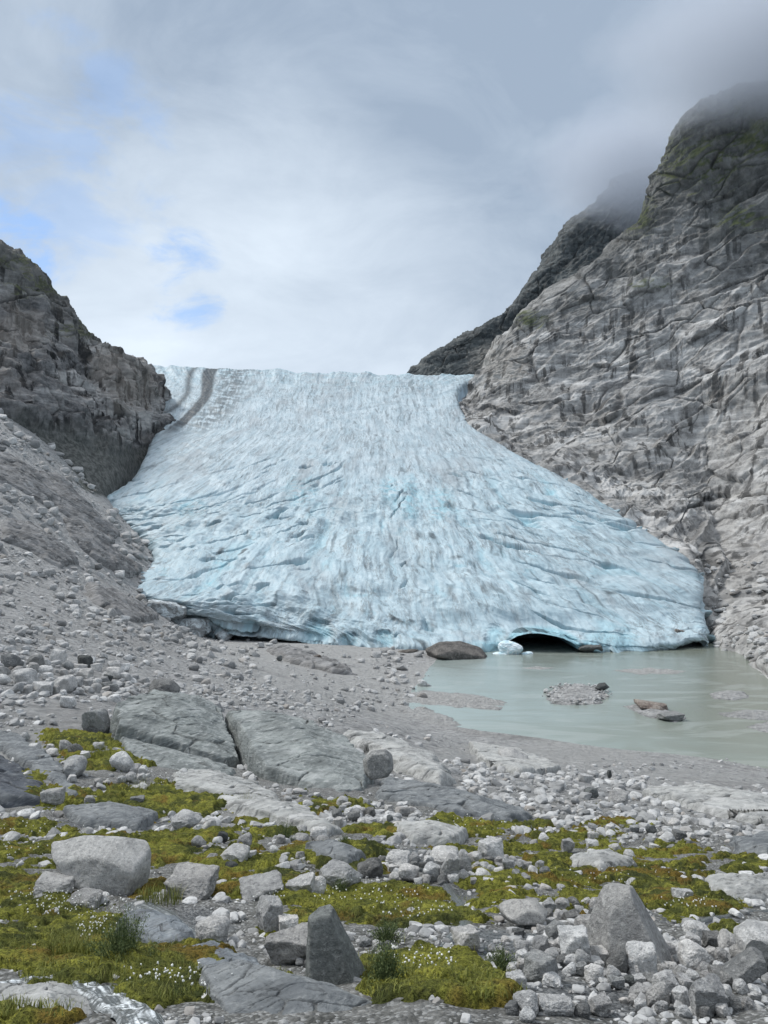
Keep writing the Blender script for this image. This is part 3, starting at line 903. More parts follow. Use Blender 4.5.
dl = (1 - smooth(0.0, 0.12, np.abs(perlin(S3 / np.array([5.0, 26.0, 1]) + 12.2)))) * smooth(0.05, 0.4, fbm(S / 11 + 25, 3))
dirt_shade = np.maximum(dirt_shade, 0.5 * dl)
dirt_shade = np.where(inside, 0.9, dirt_shade)  # cave interior painted dark, standing in for its shade
blue = low * (0.40 * smooth(0.0, -0.3, crev - 0.62 + 0.3 * blocks) + 0.45 * smooth(0.1, 0.45, fbm(S3 / 15 + 3, 4)))
blue = np.maximum(blue, 0.75 * slot)
blue = np.maximum(blue, smooth(0.3, 0.9, ea + 0.3 * nz) * 0.6)
blue = np.maximum(blue, ell(px, py, [(190, 508, 16, 9), (300, 490, 16, 14), (440, 505, 14, 16), (390, 490, 10, 12), (410, 500, 10, 22)]) * smooth(-0.3, 0.15, fbm(S3 / 6, 2)) * 0.75)
blue = np.clip(blue, 0, 1)
blue = np.maximum(blue, np.maximum(rim, rim2) * 0.85)
blue = np.maximum(blue, 0.16 * low)
blue = np.maximum(blue, 0.35 * (1 - smooth(1.8, 3.3, vv)) * smooth(-0.2, 0.3, nz))
glacier = grid_mesh('glacier', P2, M_ICE, attrs={'dirt_shade': np.clip(dirt_shade, 0, 1), 'blue': np.clip(blue, 0, 1)})
lc = glacier.data.attributes.new('lc', 'FLOAT_VECTOR', 'POINT')
lc.data.foreach_set('vector', np.ascontiguousarray(S + 0.35 * (S2 - S), np.float32).ravel())
tag(glacier, 'pale blue glacier tongue pouring down between the rock walls, dark cave at its foot', 'glacier')

# ------------------------------------------------------------------ lake
lx = np.linspace(-70, 260, 60)
ly = np.linspace(95, 330, 60)
LX, LY = np.meshgrid(lx, ly)
tag(grid_mesh('lake', np.stack([LX, LY, 0 * LX], -1), M_LAKE), kind='structure')


# ------------------------------------------------------------------ slabs (bedrock outcrops)
def poly_sdf(pts, X, Y):
    d = np.full(X.shape, 1e9)
    ins = np.zeros(X.shape, bool)
    n = len(pts)
    for i in range(n):
        a, b = pts[i], pts[(i + 1) % n]
        e = b - a
        w0, w1 = X - a[0], Y - a[1]
        t = np.clip((w0 * e[0] + w1 * e[1]) / (e @ e + 1e-12), 0, 1)
        d = np.minimum(d, np.hypot(w0 - e[0] * t, w1 - e[1] * t))
        c = ((a[1] > Y) != (b[1] > Y)) & (X < (b[0] - a[0]) * (Y - a[1]) / (b[1] - a[1] + 1e-12) + a[0])
        ins ^= c
    return np.where(ins, d, -d)


SLABS = []
_la = math.radians(20)
LAYER = np.array([[math.cos(_la), 0, -math.sin(_la)], [0, 1, 0], [math.sin(_la), 0.45, math.cos(_la)]])


def slab(name, out, mat, edge, dome, drop, label=None, cat=None, res=260, rough=1.0, cracks=0.5, strata=0.12, seed=0.0, up=0.0, attrs=None, kind=None, group=None):
    """outcrop: outline [(px,py,d)] lies on its top edge; sides fall away from it"""
    W = np.array([at(*q) for q in out])
    c = W.mean(0)
    _, _, vt = np.linalg.svd(W - c)
    n = vt[2]
    if n[2] < 0: n = -n
    e1 = np.cross(n, [0, 0, 1.0])
    e1 = np.array([1.0, 0, 0]) - n * n[0]
    e1 /= np.linalg.norm(e1)
    e2 = np.cross(n, e1)
    A = np.stack([(W - c) @ e1, (W - c) @ e2], -1)
    lo, hi = A.min(0) - edge * 0.8, A.max(0) + edge * 0.8
    asp = (hi[1] - lo[1]) / (hi[0] - lo[0])
    nx = int(res / math.sqrt(max(asp, 0.05))) if asp < 1 else res
    nx = min(nx, res * 2)
    ny = max(40, int(nx * max(asp, 0.25)))
    X, Y = np.meshgrid(np.linspace(lo[0], hi[0], nx), np.linspace(lo[1], hi[1], ny))
    size = float(np.hypot(*(hi - lo)))
    q = np.stack([X, Y, 0 * X + seed], -1)
    s = poly_sdf(A, X, Y) + edge * 0.35 + edge * 0.4 * fbm(q / (edge * 1.6), 3)
    h = dome * smooth(0, size * 0.22, s) - drop * (1 - smooth(-0.25 * edge, edge, s)) ** 1.5
    st = q * np.array([0.25, 1.0, 1.0])
    h = h + strata * (ridged(st / (size * 0.055), 3) - 0.6) + rough * 0.03 * size * 0.12 * fbm(q / (size * 0.12), 5, 0.55)
    f1, ed, cc = worley(np.stack([X / (size * 0.2), Y / (size * 0.085), 0 * X + seed], -1), 7)
    ck = (1 - smooth(0, 0.05, ed)) * smooth(0.2, 0.5, cc) * cracks * 1.6
    ck = np.clip(ck, 0, 1)
    h = h - 0.010 * size * ck + strata * 0.9 * (cc - 0.5) * smooth(0, 0.2, ed)
    V = c + e1 * X[..., None] + e2 * Y[..., None] + n * (h + up)[..., None]
    kp = s > -0.75 * edge
    keep = kp[:-1, :-1] | kp[1:, 1:] | kp[1:, :-1] | kp[:-1, 1:]
    NN = grid_normals(V, np.broadcast_to(n, V.shape))
    V3 = V + seed * 7.0
    dd3 = 0.006 * size * fbm(V3 / (size * 0.10), 4, 0.6) + 0.013 * size * (ridged((V3 @ LAYER.T) / (size * np.array([0.6, 0.5, 0.05])), 4, 0.6) - 0.6)
    V = V + NN * (dd3 * rough)[..., None]
    o = grid_mesh(name, V, mat, attrs={'crack': ck, **{k: f(X, Y, s) for k, f in (attrs or {}).items()}}, keep=keep)
    a = o.data.attributes.new('lc', 'FLOAT_VECTOR', 'POINT')
    a.data.foreach_set('vector', np.ascontiguousarray(q, np.float32).ravel())
    tag(o, label, cat, group, kind)
    if name == 'rock_outcrop': SLABS.append(out)
    return o




def gslab(name, pts, mat, lift, **kw):
    """same, outline given as picture points lying on the ground"""
    a = np.array(pts, float)
    d = ground_hit(a[:, 0], a[:, 1])
    return slab(name, [(p[0], p[1], float(k)) for p, k in zip(pts, d)], mat, up=lift, **kw)


SL = 'bedrock'
slab('rock_outcrop', [(113, 706, 43), (150, 699, 46), (200, 704, 46.5), (222, 715, 45), (230, 738, 42), (242, 766, 39), (226, 772, 38), (170, 753, 39), (114, 738, 40)], M_SLAB_GREEN, 0.4, 0.5, 4.0,
     'large greenish grey slab of bedrock with curved layers left of the vertical crack', SL, up=0.5, seed=1, strata=0.16)
slab('rock_outcrop', [(114, 738, 40.5), (165, 751, 39), (205, 767, 38), (240, 775, 36.5), (232, 783, 35), (190, 779, 34.5), (150, 774, 35), (126, 765, 36.5)], M_SLAB_GREEN, 0.5, 0.2, 3.0,
     'lower green grey rock ledge under the large layered slab', SL, up=0.3, seed=2, strata=0.1)
slab('rock_outcrop', [(224, 711, 45), (270, 713, 46), (312, 728, 44), (348, 750, 41), (374, 780, 37), (364, 797, 33), (340, 800, 32), (300, 790, 33.5), (262, 782, 35), (246, 764, 38.5), (234, 738, 42)], M_SLAB_GREEN, 0.4, 0.5, 4.0,
     'broad green grey bedrock slab sloping down right of the vertical crack', SL, up=0.5, seed=3, strata=0.14)
gslab('rock_outcrop', [(340, 738), (372, 738), (408, 752), (440, 768), (462, 786), (440, 790), (410, 778), (370, 758)], M_SLAB_PALE, 0.7, edge=1.6, dome=0.6, drop=4.0, cat=SL, label=
     'whitish streaked bedrock rib running down right behind the split dark boulder', seed=4, strata=0.25)
gslab('rock_outcrop', [(375, 776), (420, 788), (470, 800), (540, 818), (520, 822), (450, 814), (400, 804), (372, 800)], M_SLAB_GREY, 0.18, edge=0.8, dome=0.4, drop=2.5, cat=SL, label=
     'smooth grey rock ramp below the whitish rib in the middle', seed=5, strata=0.08)
gslab('rock_outcrop', [(170, 775), (215, 772), (262, 790), (285, 803), (260, 806), (215, 797), (172, 792)], M_SLAB_PALE, 0.18, edge=0.45, dome=0.3, drop=2.0, cat=SL, label=
     'pale cracked rock slab at the foot of the green grey slabs', seed=6)
gslab('rock_outcrop', [(215, 800), (262, 800), (310, 815), (345, 833), (330, 843), (290, 832), (240, 818)], M_SLAB_PALE, 0.18, edge=0.5, dome=0.35, drop=2.0, cat=SL, label=
     'long pale slab slanting down right above the dark green cushion', seed=7)
gslab('rock_outcrop', [(-60, 745), (-10, 752), (22, 770), (58, 795), (50, 808), (20, 808), (-60, 806)], M_SLAB_DARK, 0.18, edge=0.6, dome=0.55, drop=3.0, cat=SL, label=
     'dark bluish rock slab at the left edge beside the moss', seed=8)
gslab('rock_outcrop', [(-40, 728), (20, 735), (62, 766), (84, 800), (68, 806), (40, 780), (0, 752)], M_SLAB_GREY, 0.18, edge=0.5, dome=0.25, drop=2.0, cat=SL, label=
     'weathered brown grey ledge along the upper side of the dark bluish slab', seed=9)
slab('rock_outcrop', [(195, 965, 6.9), (240, 962, 7.1), (290, 972, 6.9), (350, 992, 6.6), (400, 1010, 6.3), (430, 1032, 5.9), (330, 1060, 5.4), (250, 1050, 5.5), (215, 1010, 6.1)], M_SLAB_GREY, 0.12, 0.2, 1.2,
     'dark grey fractured bedrock in the bottom middle below the pointed standing stone', SL, seed=10, strata=0.025, res=360)
slab('rock_outcrop', [(350, 990, 6.7), (400, 992, 6.75), (440, 1012, 6.4), (430, 1030, 6.1), (385, 1015, 6.3)], M_SLAB_GREY, 0.14, 0.06, 0.6,
     'flat grey rock plate right of the dark fractured bedrock', SL, seed=11, strata=0.02)
slab('rock_outcrop', [(450, 998, 6.7), (500, 1002, 6.7), (560, 1030, 6.2), (530, 1050, 5.8), (440, 1040, 5.9), (425, 1020, 6.2)], M_SLAB_GREY, 0.15, 0.08, 0.7,
     'low grey slab with rusty moss at the bottom edge', SL, seed=12, strata=0.02)
slab('rock_outcrop', [(112, 918, 9.0), (140, 910, 9.3), (185, 916, 9.1), (200, 932, 8.6), (190, 950, 8.2), (150, 945, 8.3)], M_SLAB_WET, 0.2, 0.1, 0.8,
     'wet blue grey step rock with a trickle running over it', SL, seed=13, strata=0.02)
slab('rock_outcrop', [(170, 945, 8.1), (215, 940, 8.3), (262, 958, 7.8), (270, 972, 7.5), (220, 972, 7.4), (185, 966, 7.6)], M_SLAB_WET, 0.18, 0.06, 0.7,
     'dark wet rock at the base of the trickle, before the bottom bedrock', SL, seed=14, strata=0.02)
slab('rock_outcrop', [(-40, 984, 6.6), (60, 978, 6.8), (110, 995, 6.5), (150, 1030, 5.9), (120, 1060, 5.4), (-60, 1060, 5.3)], M_SLAB_PALE, 0.2, 0.12, 0.8,
     'pale water worn slab in the bottom left corner beside the white water', SL, seed=15, strata=0.03)
gslab('rock_outcrop', [(636, 796), (690, 790), (760, 802), (840, 815), (840, 832), (760, 826), (690, 812)], M_SLAB_PALE, 0.5, edge=1.0, dome=0.5, drop=3.0, cat=SL, label=
     'pale smooth bedrock hump at the right edge above the boulder field', seed=16, strata=0.2)
gslab('rock_outcrop', [(728, 846), (800, 838), (860, 846), (850, 862), (770, 862), (730, 855)], M_SLAB_GREY, 0.3, edge=0.5, dome=0.3, drop=1.6, cat=SL, label=
     'grey undercut slab at the right edge beside the moss', seed=17)
gslab('rock_outcrop', [(700, 884), (790, 880), (800, 900), (730, 902), (705, 893)], M_SLAB_PALE, 0.12, edge=0.35, dome=0.12, drop=1.0, cat=SL, label=
     'flat pale bluish slab at the right edge behind the pyramid boulder', seed=18)

for pts, mt, lab, sd in (
        ([(34, 470), (55, 474), (95, 512), (122, 538), (112, 546), (75, 524), (40, 494)], M_SLAB_SCREE, 'long grey rock rib slanting across the upper left scree', 31),
        ([(-20, 455), (8, 452), (40, 476), (58, 500), (44, 506), (10, 486), (-20, 480)], M_SLAB_SCREE, 'dark ledge at the left edge high on the scree', 32),
        ([(60, 516), (84, 522), (120, 556), (146, 572), (130, 580), (96, 562), (66, 536)], M_SLAB_SCREE, 'broken rock rib ending at the scree tip beside the ice', 33),
        ([(0, 520), (26, 520), (60, 546), (80, 566), (60, 570), (30, 552), (0, 540)], M_SLAB_SCREE, 'low rock band in the middle of the left scree', 34),
        ([(84, 586), (112, 590), (140, 606), (160, 622), (140, 626), (110, 612), (88, 600)], M_SLAB_SCREE, 'grey rock band below the scree tip', 35),
        ([(262, 650), (290, 648), (330, 662), (360, 676), (330, 674), (290, 664)], M_SLAB_SCREE, 'low brownish rock bank on the flat before the ice front', 36)):
    gslab('rock_outcrop', pts, mt, 1.2, edge=4.0, dome=1.5, drop=9.0, cat=SL, label=lab, seed=sd, strata=1.2, res=160)

for pts, mt, lab, sd in (
        ([(390, 830), (430, 826), (470, 836), (455, 846), (410, 842)], M_SLAB_PALE, 'pale flat slab between the moss patches left of the middle row of stones', 41),
        ([(300, 852), (340, 850), (372, 862), (350, 870), (312, 864)], M_SLAB_GREY, 'small grey slab at the bend of the brook', 42),
        ([(60, 812), (110, 806), (160, 818), (140, 830), (80, 826)], M_SLAB_GREY, 'low grey slab in the moss above the wide flat topped boulder', 43),
        ([(565, 862), (610, 856), (640, 868), (600, 876)], M_SLAB_PALE, 'pale slab lying in the moss behind the pyramid boulder', 44),
        ([(470, 745), (520, 752), (560, 772), (520, 776), (480, 762)], M_SLAB_PALE, 'whitish bedrock patch by the flat white topped boulder', 45)):
    gslab('rock_outcrop', pts, mt, 0.16 if sd < 45 else 0.5, edge=0.3, dome=0.15, drop=1.2, cat=SL, label=lab, seed=sd, strata=0.05, res=160)

# gravel bars in the lake


def bar(pts, h, mat, edge=3.0, **kw):
    out = []
    for (x, y) in pts:
        sx, sz = ray(x, y)
        out.append((x, y, float(-CAMZ / sz)))
    return slab('gravel_bar', out, mat, edge, h, 0.7, kind='structure', strata=0.05, cracks=0, res=200, attrs={'far': lambda X, Y, s: 0 * X + 1, 'silt': lambda X, Y, s: 0 * X + kw.get('silt', 0.4), 'wet': lambda X, Y, s: 1 - smooth(0, edge, s)}, seed=kw.get('seed', 0))


bar([(541, 694), (556, 686), (580, 683), (600, 687), (612, 697), (600, 705), (570, 706), (548, 704)], 1.0, M_GROUND, seed=21, silt=0.05)
bar([(380, 693), (430, 690), (480, 695), (512, 703), (500, 711), (450, 708), (395, 702)], 0.5, M_GROUND, seed=22, silt=0.9)
bar([(380, 712), (420, 706), (452, 716), (466, 726), (440, 729), (395, 725)], 0.5, M_GROUND, seed=23, silt=0.8)
bar([(706, 694), (725, 690), (745, 692), (752, 698), (735, 701), (712, 699)], 0.7, M_GROUND, edge=2, seed=24)
bar([(716, 713), (745, 709), (790, 712), (800, 722), (750, 720), (725, 718)], 0.5, M_GROUND, edge=2, seed=25)
bar([(742, 727), (765, 721), (800, 724), (800, 735), (765, 733)], 0.5, M_GROUND, edge=2, seed=26)
bar([(620, 706), (640, 703), (668, 710), (690, 718), (676, 723), (645, 717)], 0.7, M_GROUND, edge=2.0, seed=27, silt=0.1)
bar([(610, 670), (650, 667), (690, 671), (680, 674), (640, 675)], 0.15, M_GROUND, edge=2.5, seed=28, silt=0.9)
bar([(515, 668), (535, 666), (560, 668), (540, 670)], 0.12, M_GROUND, edge=2, seed=29, silt=0.9)

# ------------------------------------------------------------------ boulders
import bmesh


def ico(sub):
    bm = bmesh.new()
    bmesh.ops.create_icosphere(bm, subdivisions=sub, radius=1.0)
    V = np.array([v.co[:] for v in bm.verts])
    Fc = np.array([[v.index for v in f.verts] for f in bm.faces])
    bm.free()
    V /= np.linalg.norm(V, axis=1, keepdims=True)
    return V, Fc


ICO5, ICO5F = ico(6)
ICO2, ICO2F = ico(2)
ICO3, ICO3F = ico(3)


def soft_poly(D, nrm, dist, p):
    q = np.maximum(D @ nrm.T, 0) / dist[None, :]
    return (q ** p).sum(1) ** (-1.0 / p)


def rock_shape(V, seed, p=14, k=16, rough=0.05):
    r = np.random.default_rng(seed)
    n = r.normal(size=(k, 3))
    n = np.concatenate([n, np.eye(3), -np.eye(3)])
    n /= np.linalg.norm(n, axis=1, keepdims=True)
    dist = r.uniform(0.62, 1.0, len(n))
    R = soft_poly(V, n, dist, p)
    Q = V * R[:, None]
    if rough:
        nz = fbm(Q * 1.7 + seed, 3) * rough * 2.2 + fbm(Q * 7 + seed, 4, 0.6) * rough * 0.8
        nz -= 0.35 * rough * np.maximum(0, ridged(Q * 2.5 + 3 * seed, 2) - 0.78) * 6
        Q = Q * (1 + nz)[:, None]
    lo, hi = Q.min(0), Q.max(0)
    return (Q - (lo + hi) / 2) / (hi - lo)          # unit bounding box


PROTO = []
for s in range(16):
    p = [8, 13, 20, 32][s % 4]
    PROTO.append(rock_shape(ICO5, 100 + s, p=p, k=10 + (s * 3) % 9, rough=0.07))
MATS = {'grey': M_BOULDER_GREY, 'slate': M_BOULDER_SLATE, 'pale': M_BOULDER, 'mid': M_BOULDER_MID, 'dark': M_BOULDER_DARK, 'brown': M_BOULDER_BROWN, 'red': M_BOULDER_RED, 'ice': M_ICEBLOCK, 'wice': M_WICE}
_meshes = {}


def proto_mesh(k, tone):
    if (k, tone) not in _meshes:
        me = bpy.data.meshes.new('boulder')
        V = PROTO[k]
        me.vertices.add(len(V)); me.vertices.foreach_set('co', np.ascontiguousarray(V, np.float32).ravel())
        me.loops.add(ICO5F.size); me.loops.foreach_set('vertex_index', ICO5F.ravel().astype(np.int32))
        me.polygons.add(len(ICO5F)); me.polygons.foreach_set('loop_start', np.arange(0, ICO5F.size, 3, dtype=np.int32))
        me.update(calc_edges=True)
        me.polygons.foreach_set('use_smooth', np.ones(len(ICO5F), bool))
        me.materials.append(MATS[tone])
        _meshes[(k, tone)] = me
    return _meshes[(k, tone)]


PLACED = []      # (px, py centre, half width px)


def put_rock(px, pyb, w, h, tone='pale', k=None, label=None, cat='boulder', group=None, d=None, yaw=None, name='boulder', sink=0.16, tiltr=0.25, depth=None, zlev=None):
    """px centre, pyb visible foot, w/h visible size in picture units"""
    if d is None:
        if zlev is not None:
            d = float((zlev - CAMZ) / ray(px, pyb)[1])
        else:
            d = float(ground_hit(px, pyb)[0])
    W, H = w * d / F, h * d / F
    k = random.randrange(len(PROTO)) if k is None else k
    o = bpy.data.objects.new(name, proto_mesh(k, tone))
    COL.objects.link(o)
    p = at(px, pyb, d)
    Dp = depth or random.uniform(0.75, 1.1) * W
    if zlev is None:
        base = float(ground_z(p[0], p[1] + Dp * 0.25, False))
        base = p[2] if abs(base - p[2]) > 0.5 * H else (base + p[2]) / 2
    else:
        base = zlev
    H2 = H * (1 + sink)
    o.location = (p[0], p[1] + Dp * 0.35, base - H * sink + H2 / 2)
    o.rotation_mode = 'ZYX'
    # scale first along rotated axes: use multiples of quarter turns plus small jitter so that width stays width
    q = random.randrange(4) if yaw is None else yaw
    jit = random.uniform(-tiltr, tiltr)
    o.rotation_euler = (random.uniform(-tiltr, tiltr) * 0.6, random.uniform(-tiltr, tiltr) * 0.6, q * math.pi / 2 + jit)
    o.scale = (W, Dp, H2) if q % 2 == 0 else (Dp, W, H2)
    tag(o, label, cat, group)
    PLACED.append((px, pyb - h / 2, w / 2, h / 2, label))
    return o


def outline_rock(name, pts, pyb, tone, depth_f, label, cat='boulder', p=30, rough=0.05, sub=None, d=None, lean=0.35, seed=0, planes=None):
    """convex boulder from its outline [(px,py)] seen from the front, with sloping faces towards and away from the viewer"""
    pts = np.array(pts, float)
    cxm, cym = pts.mean(0)
    if d is None: d = float(ground_hit(cxm, pyb)[0])
    sc = d / F
    A = np.stack([(pts[:, 0] - cxm) * sc, -(pts[:, 1] - cym) * sc], -1)
    W = np.ptp(A[:, 0])
    nr, ds = [], []
    area = 0.5 * np.sum(A[:, 0] * np.roll(A[:, 1], -1) - np.roll(A[:, 0], -1) * A[:, 1])
    if area < 0: A = A[::-1]
    r = np.random.default_rng(seed)
    for i in range(len(A)):
        a, b = A[i], A[(i + 1) % len(A)]
        e = b - a
        n = np.array([e[1], -e[0]]) / (np.linalg.norm(e) + 1e-9)
        dist = n @ a
        for s in (-1, 1):
            t = lean * r.uniform(0.6, 1.3)
            v = np.array([n[0], s * t, n[1]])
            l = np.linalg.norm(v)
            nr.append(v / l); ds.append(max(dist, 0.02) / l)
    for s in (-1, 1):
        for _ in range(2):
            v = np.array([r.uniform(-0.25, 0.25), s, r.uniform(0.0, 0.35)])
            v /= np.linalg.norm(v)
            nr.append(v); ds.append(W * depth_f * 0.5 * r.uniform(0.8, 1.0))
    if planes:
        nr = np.array([q[:3] for q in planes], float)
        l = np.linalg.norm(nr, axis=1)
        nr, ds = nr / l[:, None], np.array([q[3] for q in planes]) * W / l
    R = soft_poly(ICO5, np.array(nr), np.array(ds), p)
    Q = ICO5 * R[:, None]
    nz = fbm(Q / W * 3 + seed, 3) * rough * 1.2 + fbm(Q / W * 14 + seed, 4, 0.6) * rough * 0.6
    Q = Q * (1 + nz)[:, None]
    o = link_mesh(name, Q, ICO5F, np.full(len(ICO5F), 3, np.int32), MATS[tone])
    o.location = at(cxm, cym, d) + np.array([0, W * depth_f * 0.35, 0])
    tag(o, label, cat)
    PLACED.append((cxm, cym, np.ptp(pts[:, 0]) / 2, np.ptp(pts[:, 1]) / 2, label))
    return o


outline_rock('boulder', [(602, 948), (603, 925), (612, 908), (632, 897), (642, 899), (658, 915), (669, 938), (672, 956), (650, 970), (615, 964)], 964, 'grey', 0.9,
             'big smooth grey pyramid shaped boulder standing above the rubble pile', p=30, rough=0.03, planes=[(-.97, -.25, .25, .48), (-.6, -.3, .75, .47), (-.15, -.9, .40, .40), (.86, -.35, .5, .30), (.8, .4, .5, .32), (0, .3, 1, .5), (0, 1, .3, .45), (-.7, .6, .3, .45), (0, 0, -1, .55)], seed=3)
outline_rock('boulder', [(310, 968), (311, 918), (322, 911), (336, 915), (350, 940), (368, 970), (372, 990), (345, 990), (312, 984)], 984, 'slate', 0.55,
             'dark green grey pointed stone standing on edge in the moss', p=40, rough=0.035, planes=[(-1, -.28, .03, .48), (-.3, -.15, .95, .60), (-.12, -1, .22, .27), (.9, -.3, .43, .20), (.8, .4, .43, .24), (0, 1, .2, .3), (-.7, .7, .1, .4), (0, 0, -1, .66)], seed=4)
outline_rock('boulder', [(38, 854), (75, 847), (118, 849), (141, 860), (142, 885), (136, 903), (98, 905), (62, 893), (46, 872)], 895, 'grey', 0.8,
             'wide flat topped pale grey boulder with cracked face left of the shrub', p=34, rough=0.045, seed=5)
outline_rock('boulder', [(362, 762), (372, 753), (386, 752), (393, 758), (394, 772), (388, 780), (370, 783), (364, 776)], 782, 'mid', 0.9,
             'split blue grey boulder resting on the broad green grey slab', p=30, d=31, seed=6)
outline_rock('boulder', [(424, 652), (440, 644), (462, 643), (484, 650), (491, 659), (490, 670), (460, 671), (432, 664)], 670, 'brown', 0.8,
             'huge brown grey boulder half under the ice front beside the lake', p=24, rough=0.06, d=264, seed=7)
outline_rock('boulder', [(497, 770), (500, 752), (516, 751), (530, 758), (531, 768), (515, 772)], 771, 'pale', 0.9,
             'large flat white topped boulder at the edge of the shore gravel', p=24, d=90, seed=8)
outline_rock('boulder', [(596, 689), (600, 684), (606, 683), (611, 688), (606, 691), (598, 691)], 690, 'dark', 0.8,
             'small dark pointed rock at the right end of the gravel island', p=24, d=207, seed=9)
outline_rock('boulder', [(500, 913), (520, 906), (540, 908), (552, 918), (545, 930), (515, 931), (505, 925)], 930, 'grey', 0.8,
             'broad grey boulder with a dark underside left of the pyramid boulder', p=20, seed=10)
outline_rock('boulder', [(546, 932), (556, 925), (568, 928), (570, 938), (560, 944), (547, 941)], 943, 'mid', 0.9,
             'round blue grey boulder touching the broad dark bottomed one', p=12, seed=11)
outline_rock('boulder', [(742, 940), (757, 932), (790, 934), (800, 960), (780, 968), (745, 960)], 965, 'pale', 0.8,
             'big blunt pale boulder cut by the right edge', p=18, seed=12)
outline_rock('boulder', [(728, 976), (757, 955), (768, 958), (770, 975), (748, 990), (732, 988)], 990, 'mid', 0.8,
             'angular grey wedge under the big blunt boulder at the right edge', p=34, seed=13)
HEROES = [
    # px, foot, w, h, tone, label
    (770, 978, 34, 24, 'dark', 'dark angular stone at the right edge below the big blunt boulder'),
    (577, 962, 30, 26, 'pale', 'rounded pale boulder at the left end of the rubble pile'),
    (588, 944, 26, 24, 'pale', 'pale blocky boulder leaning on the left side of the pyramid boulder'),
    (645, 978, 30, 30, 'pale', 'bright angular boulder in front of the pyramid boulder'),
    (620, 977, 22, 22, 'mid', 'grey stone before the left foot of the pyramid boulder'),
    (656, 965, 18, 20, 'mid', 'small upright grey stone at the right foot of the pyramid boulder'),
    (670, 994, 24, 18, 'pale', 'pale squarish stone below the bright angular boulder'),
    (710, 1015, 34, 30, 'pale', 'big pale boulder at the lower right of the rubble pile'),
    (584, 968, 18, 14, 'pale', 'small white stone wedged under the left end of the pile'),
    (696, 972, 28, 24, 'pale', 'pale angular block in the middle of the right pile'),
    (700, 940, 26, 16, 'pale', 'flat pale boulder behind the right pile'),
    (684, 904, 18, 13, 'pale', 'lone pale boulder in the moss right of the pyramid boulder'),
    (543, 985, 34, 24, 'mid', 'grey block with a white cap in the wet gravel'),
    (517, 1000, 20, 22, 'pale', 'oval pale stone tilted beside the low grey slab'),
    (529, 999, 12, 12, 'pale', 'small egg shaped white stone beside the tilted oval one'),
    (553, 988, 19, 12, 'pale', 'small smooth pale stone lying in the dark wet gravel'),
    (557, 1020, 36, 16, 'pale', 'long pale boulder at the bottom edge right of the low slab'),
    (467, 954, 24, 20, 'pale', 'light boulder beside the little wet channel'),
    (268, 936, 28, 32, 'pale', 'tall pale boulder left of the pointed standing stone'),
    (288, 938, 20, 18, 'pale', 'round pale stone touching the tall pale boulder'),
    (290, 962, 46, 26, 'pale', 'lichen spotted white boulder left of the pointed standing stone'),
    (260, 901, 44, 14, 'pale', 'flat pale stone at the left end of the moss bed'),
    (300, 898, 26, 16, 'pale', 'pale rounded boulder paired above the moss bed'),
    (316, 898, 20, 18, 'pale', 'tilted pale boulder touching the pale rounded one above the moss bed'),
    (340, 892, 40, 22, 'pale', 'group topping pale block left of the brook'),
    (370, 878, 26, 16, 'mid', 'grey flat block on the near bank of the brook'),
    (398, 869, 24, 13, 'pale', 'oval pale boulder beside the brook'),
    (409, 882, 20, 14, 'pale', 'pale stone standing just below the oval one by the brook'),
    (432, 882, 18, 16, 'pale', 'blunt pale boulder at the left of the leaning stones'),
    (450, 883, 18, 26, 'pale', 'leaning pale upright stone in the middle row'),
    (464, 880, 16, 24, 'mid', 'grey upright stone right of the leaning pale one'),
    (445, 866, 30, 14, 'pale', 'wide pale boulder behind the leaning stones'),
    (492, 862, 26, 20, 'pale', 'large pale block at the upper right of the middle row'),
    (483, 884, 16, 12, 'pale', 'small round pale boulder at the right end of the middle row'),
    (528, 918, 24, 14, 'pale', 'pale boulder behind the broad dark bottomed one'),
    (50, 899, 36, 17, 'pale', 'smooth oval pale boulder below the wide flat topped one'),
    (82, 908, 32, 13, 'pale', 'low pale stone just right of the smooth oval one'),
    (188, 902, 46, 22, 'pale', 'long pale rock right of the wide flat topped boulder'),
    (210, 945, 34, 22, 'pale', 'pale flaky rock right of the wet step rock'),
    (95, 735, 27, 24, 'mid', 'grey rounded boulder left of the large layered slab'),
    (212, 716, 17, 14, 'pale', 'white block perched on the top edge of the large layered slab'),
    (160, 699, 34, 18, 'mid', 'grey flat block on the upper left of the large layered slab'),
    (70, 778, 24, 20, 'pale', 'pale angular stone beside the dark bluish slab'),
    (50, 806, 22, 15, 'pale', 'whitish round stone at the foot of the dark bluish slab'),
    (184, 830, 26, 14, 'pale', 'pale boulder on the moss below the pale cracked slab'),
    (120, 772, 20, 18, 'pale', 'pale block at the lower left corner of the layered slab'),
    (232, 866, 28, 15, 'pale', 'white rock with a dark foot in the moss'),
    (20, 685, 26, 15, 'pale', 'large pale boulder at the left of the upper boulder pile'),
    (62, 692, 22, 17, 'pale', 'rounded boulder in the middle of the upper boulder pile'),
    (40, 695, 20, 12, 'pale', 'whitish stone at the lower edge of the upper boulder pile'),
    (8, 668, 20, 14, 'mid', 'grey boulder at the left edge of the upper boulder pile'),
    (66, 708, 16, 11, 'pale', 'pale stone just below the upper boulder pile'),
    (620, 806, 20, 12, 'pale', 'bright white block in the shore boulder field'),
    (586, 785, 12, 9, 'pale', 'white cube like stone at the top of the shore boulder field'),
    (593, 800, 14, 11, 'dark', 'dark block in the shore boulder field'),
]
for (px, pyb, w, h, tone, lab) in HEROES:
    put_rock(px, pyb, w, h, tone, label=lab)
put_rock(655, 711, 32, 7, 'red', label='reddish brown rock lying in the lake right of the gravel island', zlev=0.0)
put_rock(672, 721, 24, 7, 'mid', label='low grey rock in the lake beside the reddish one', zlev=0.0)
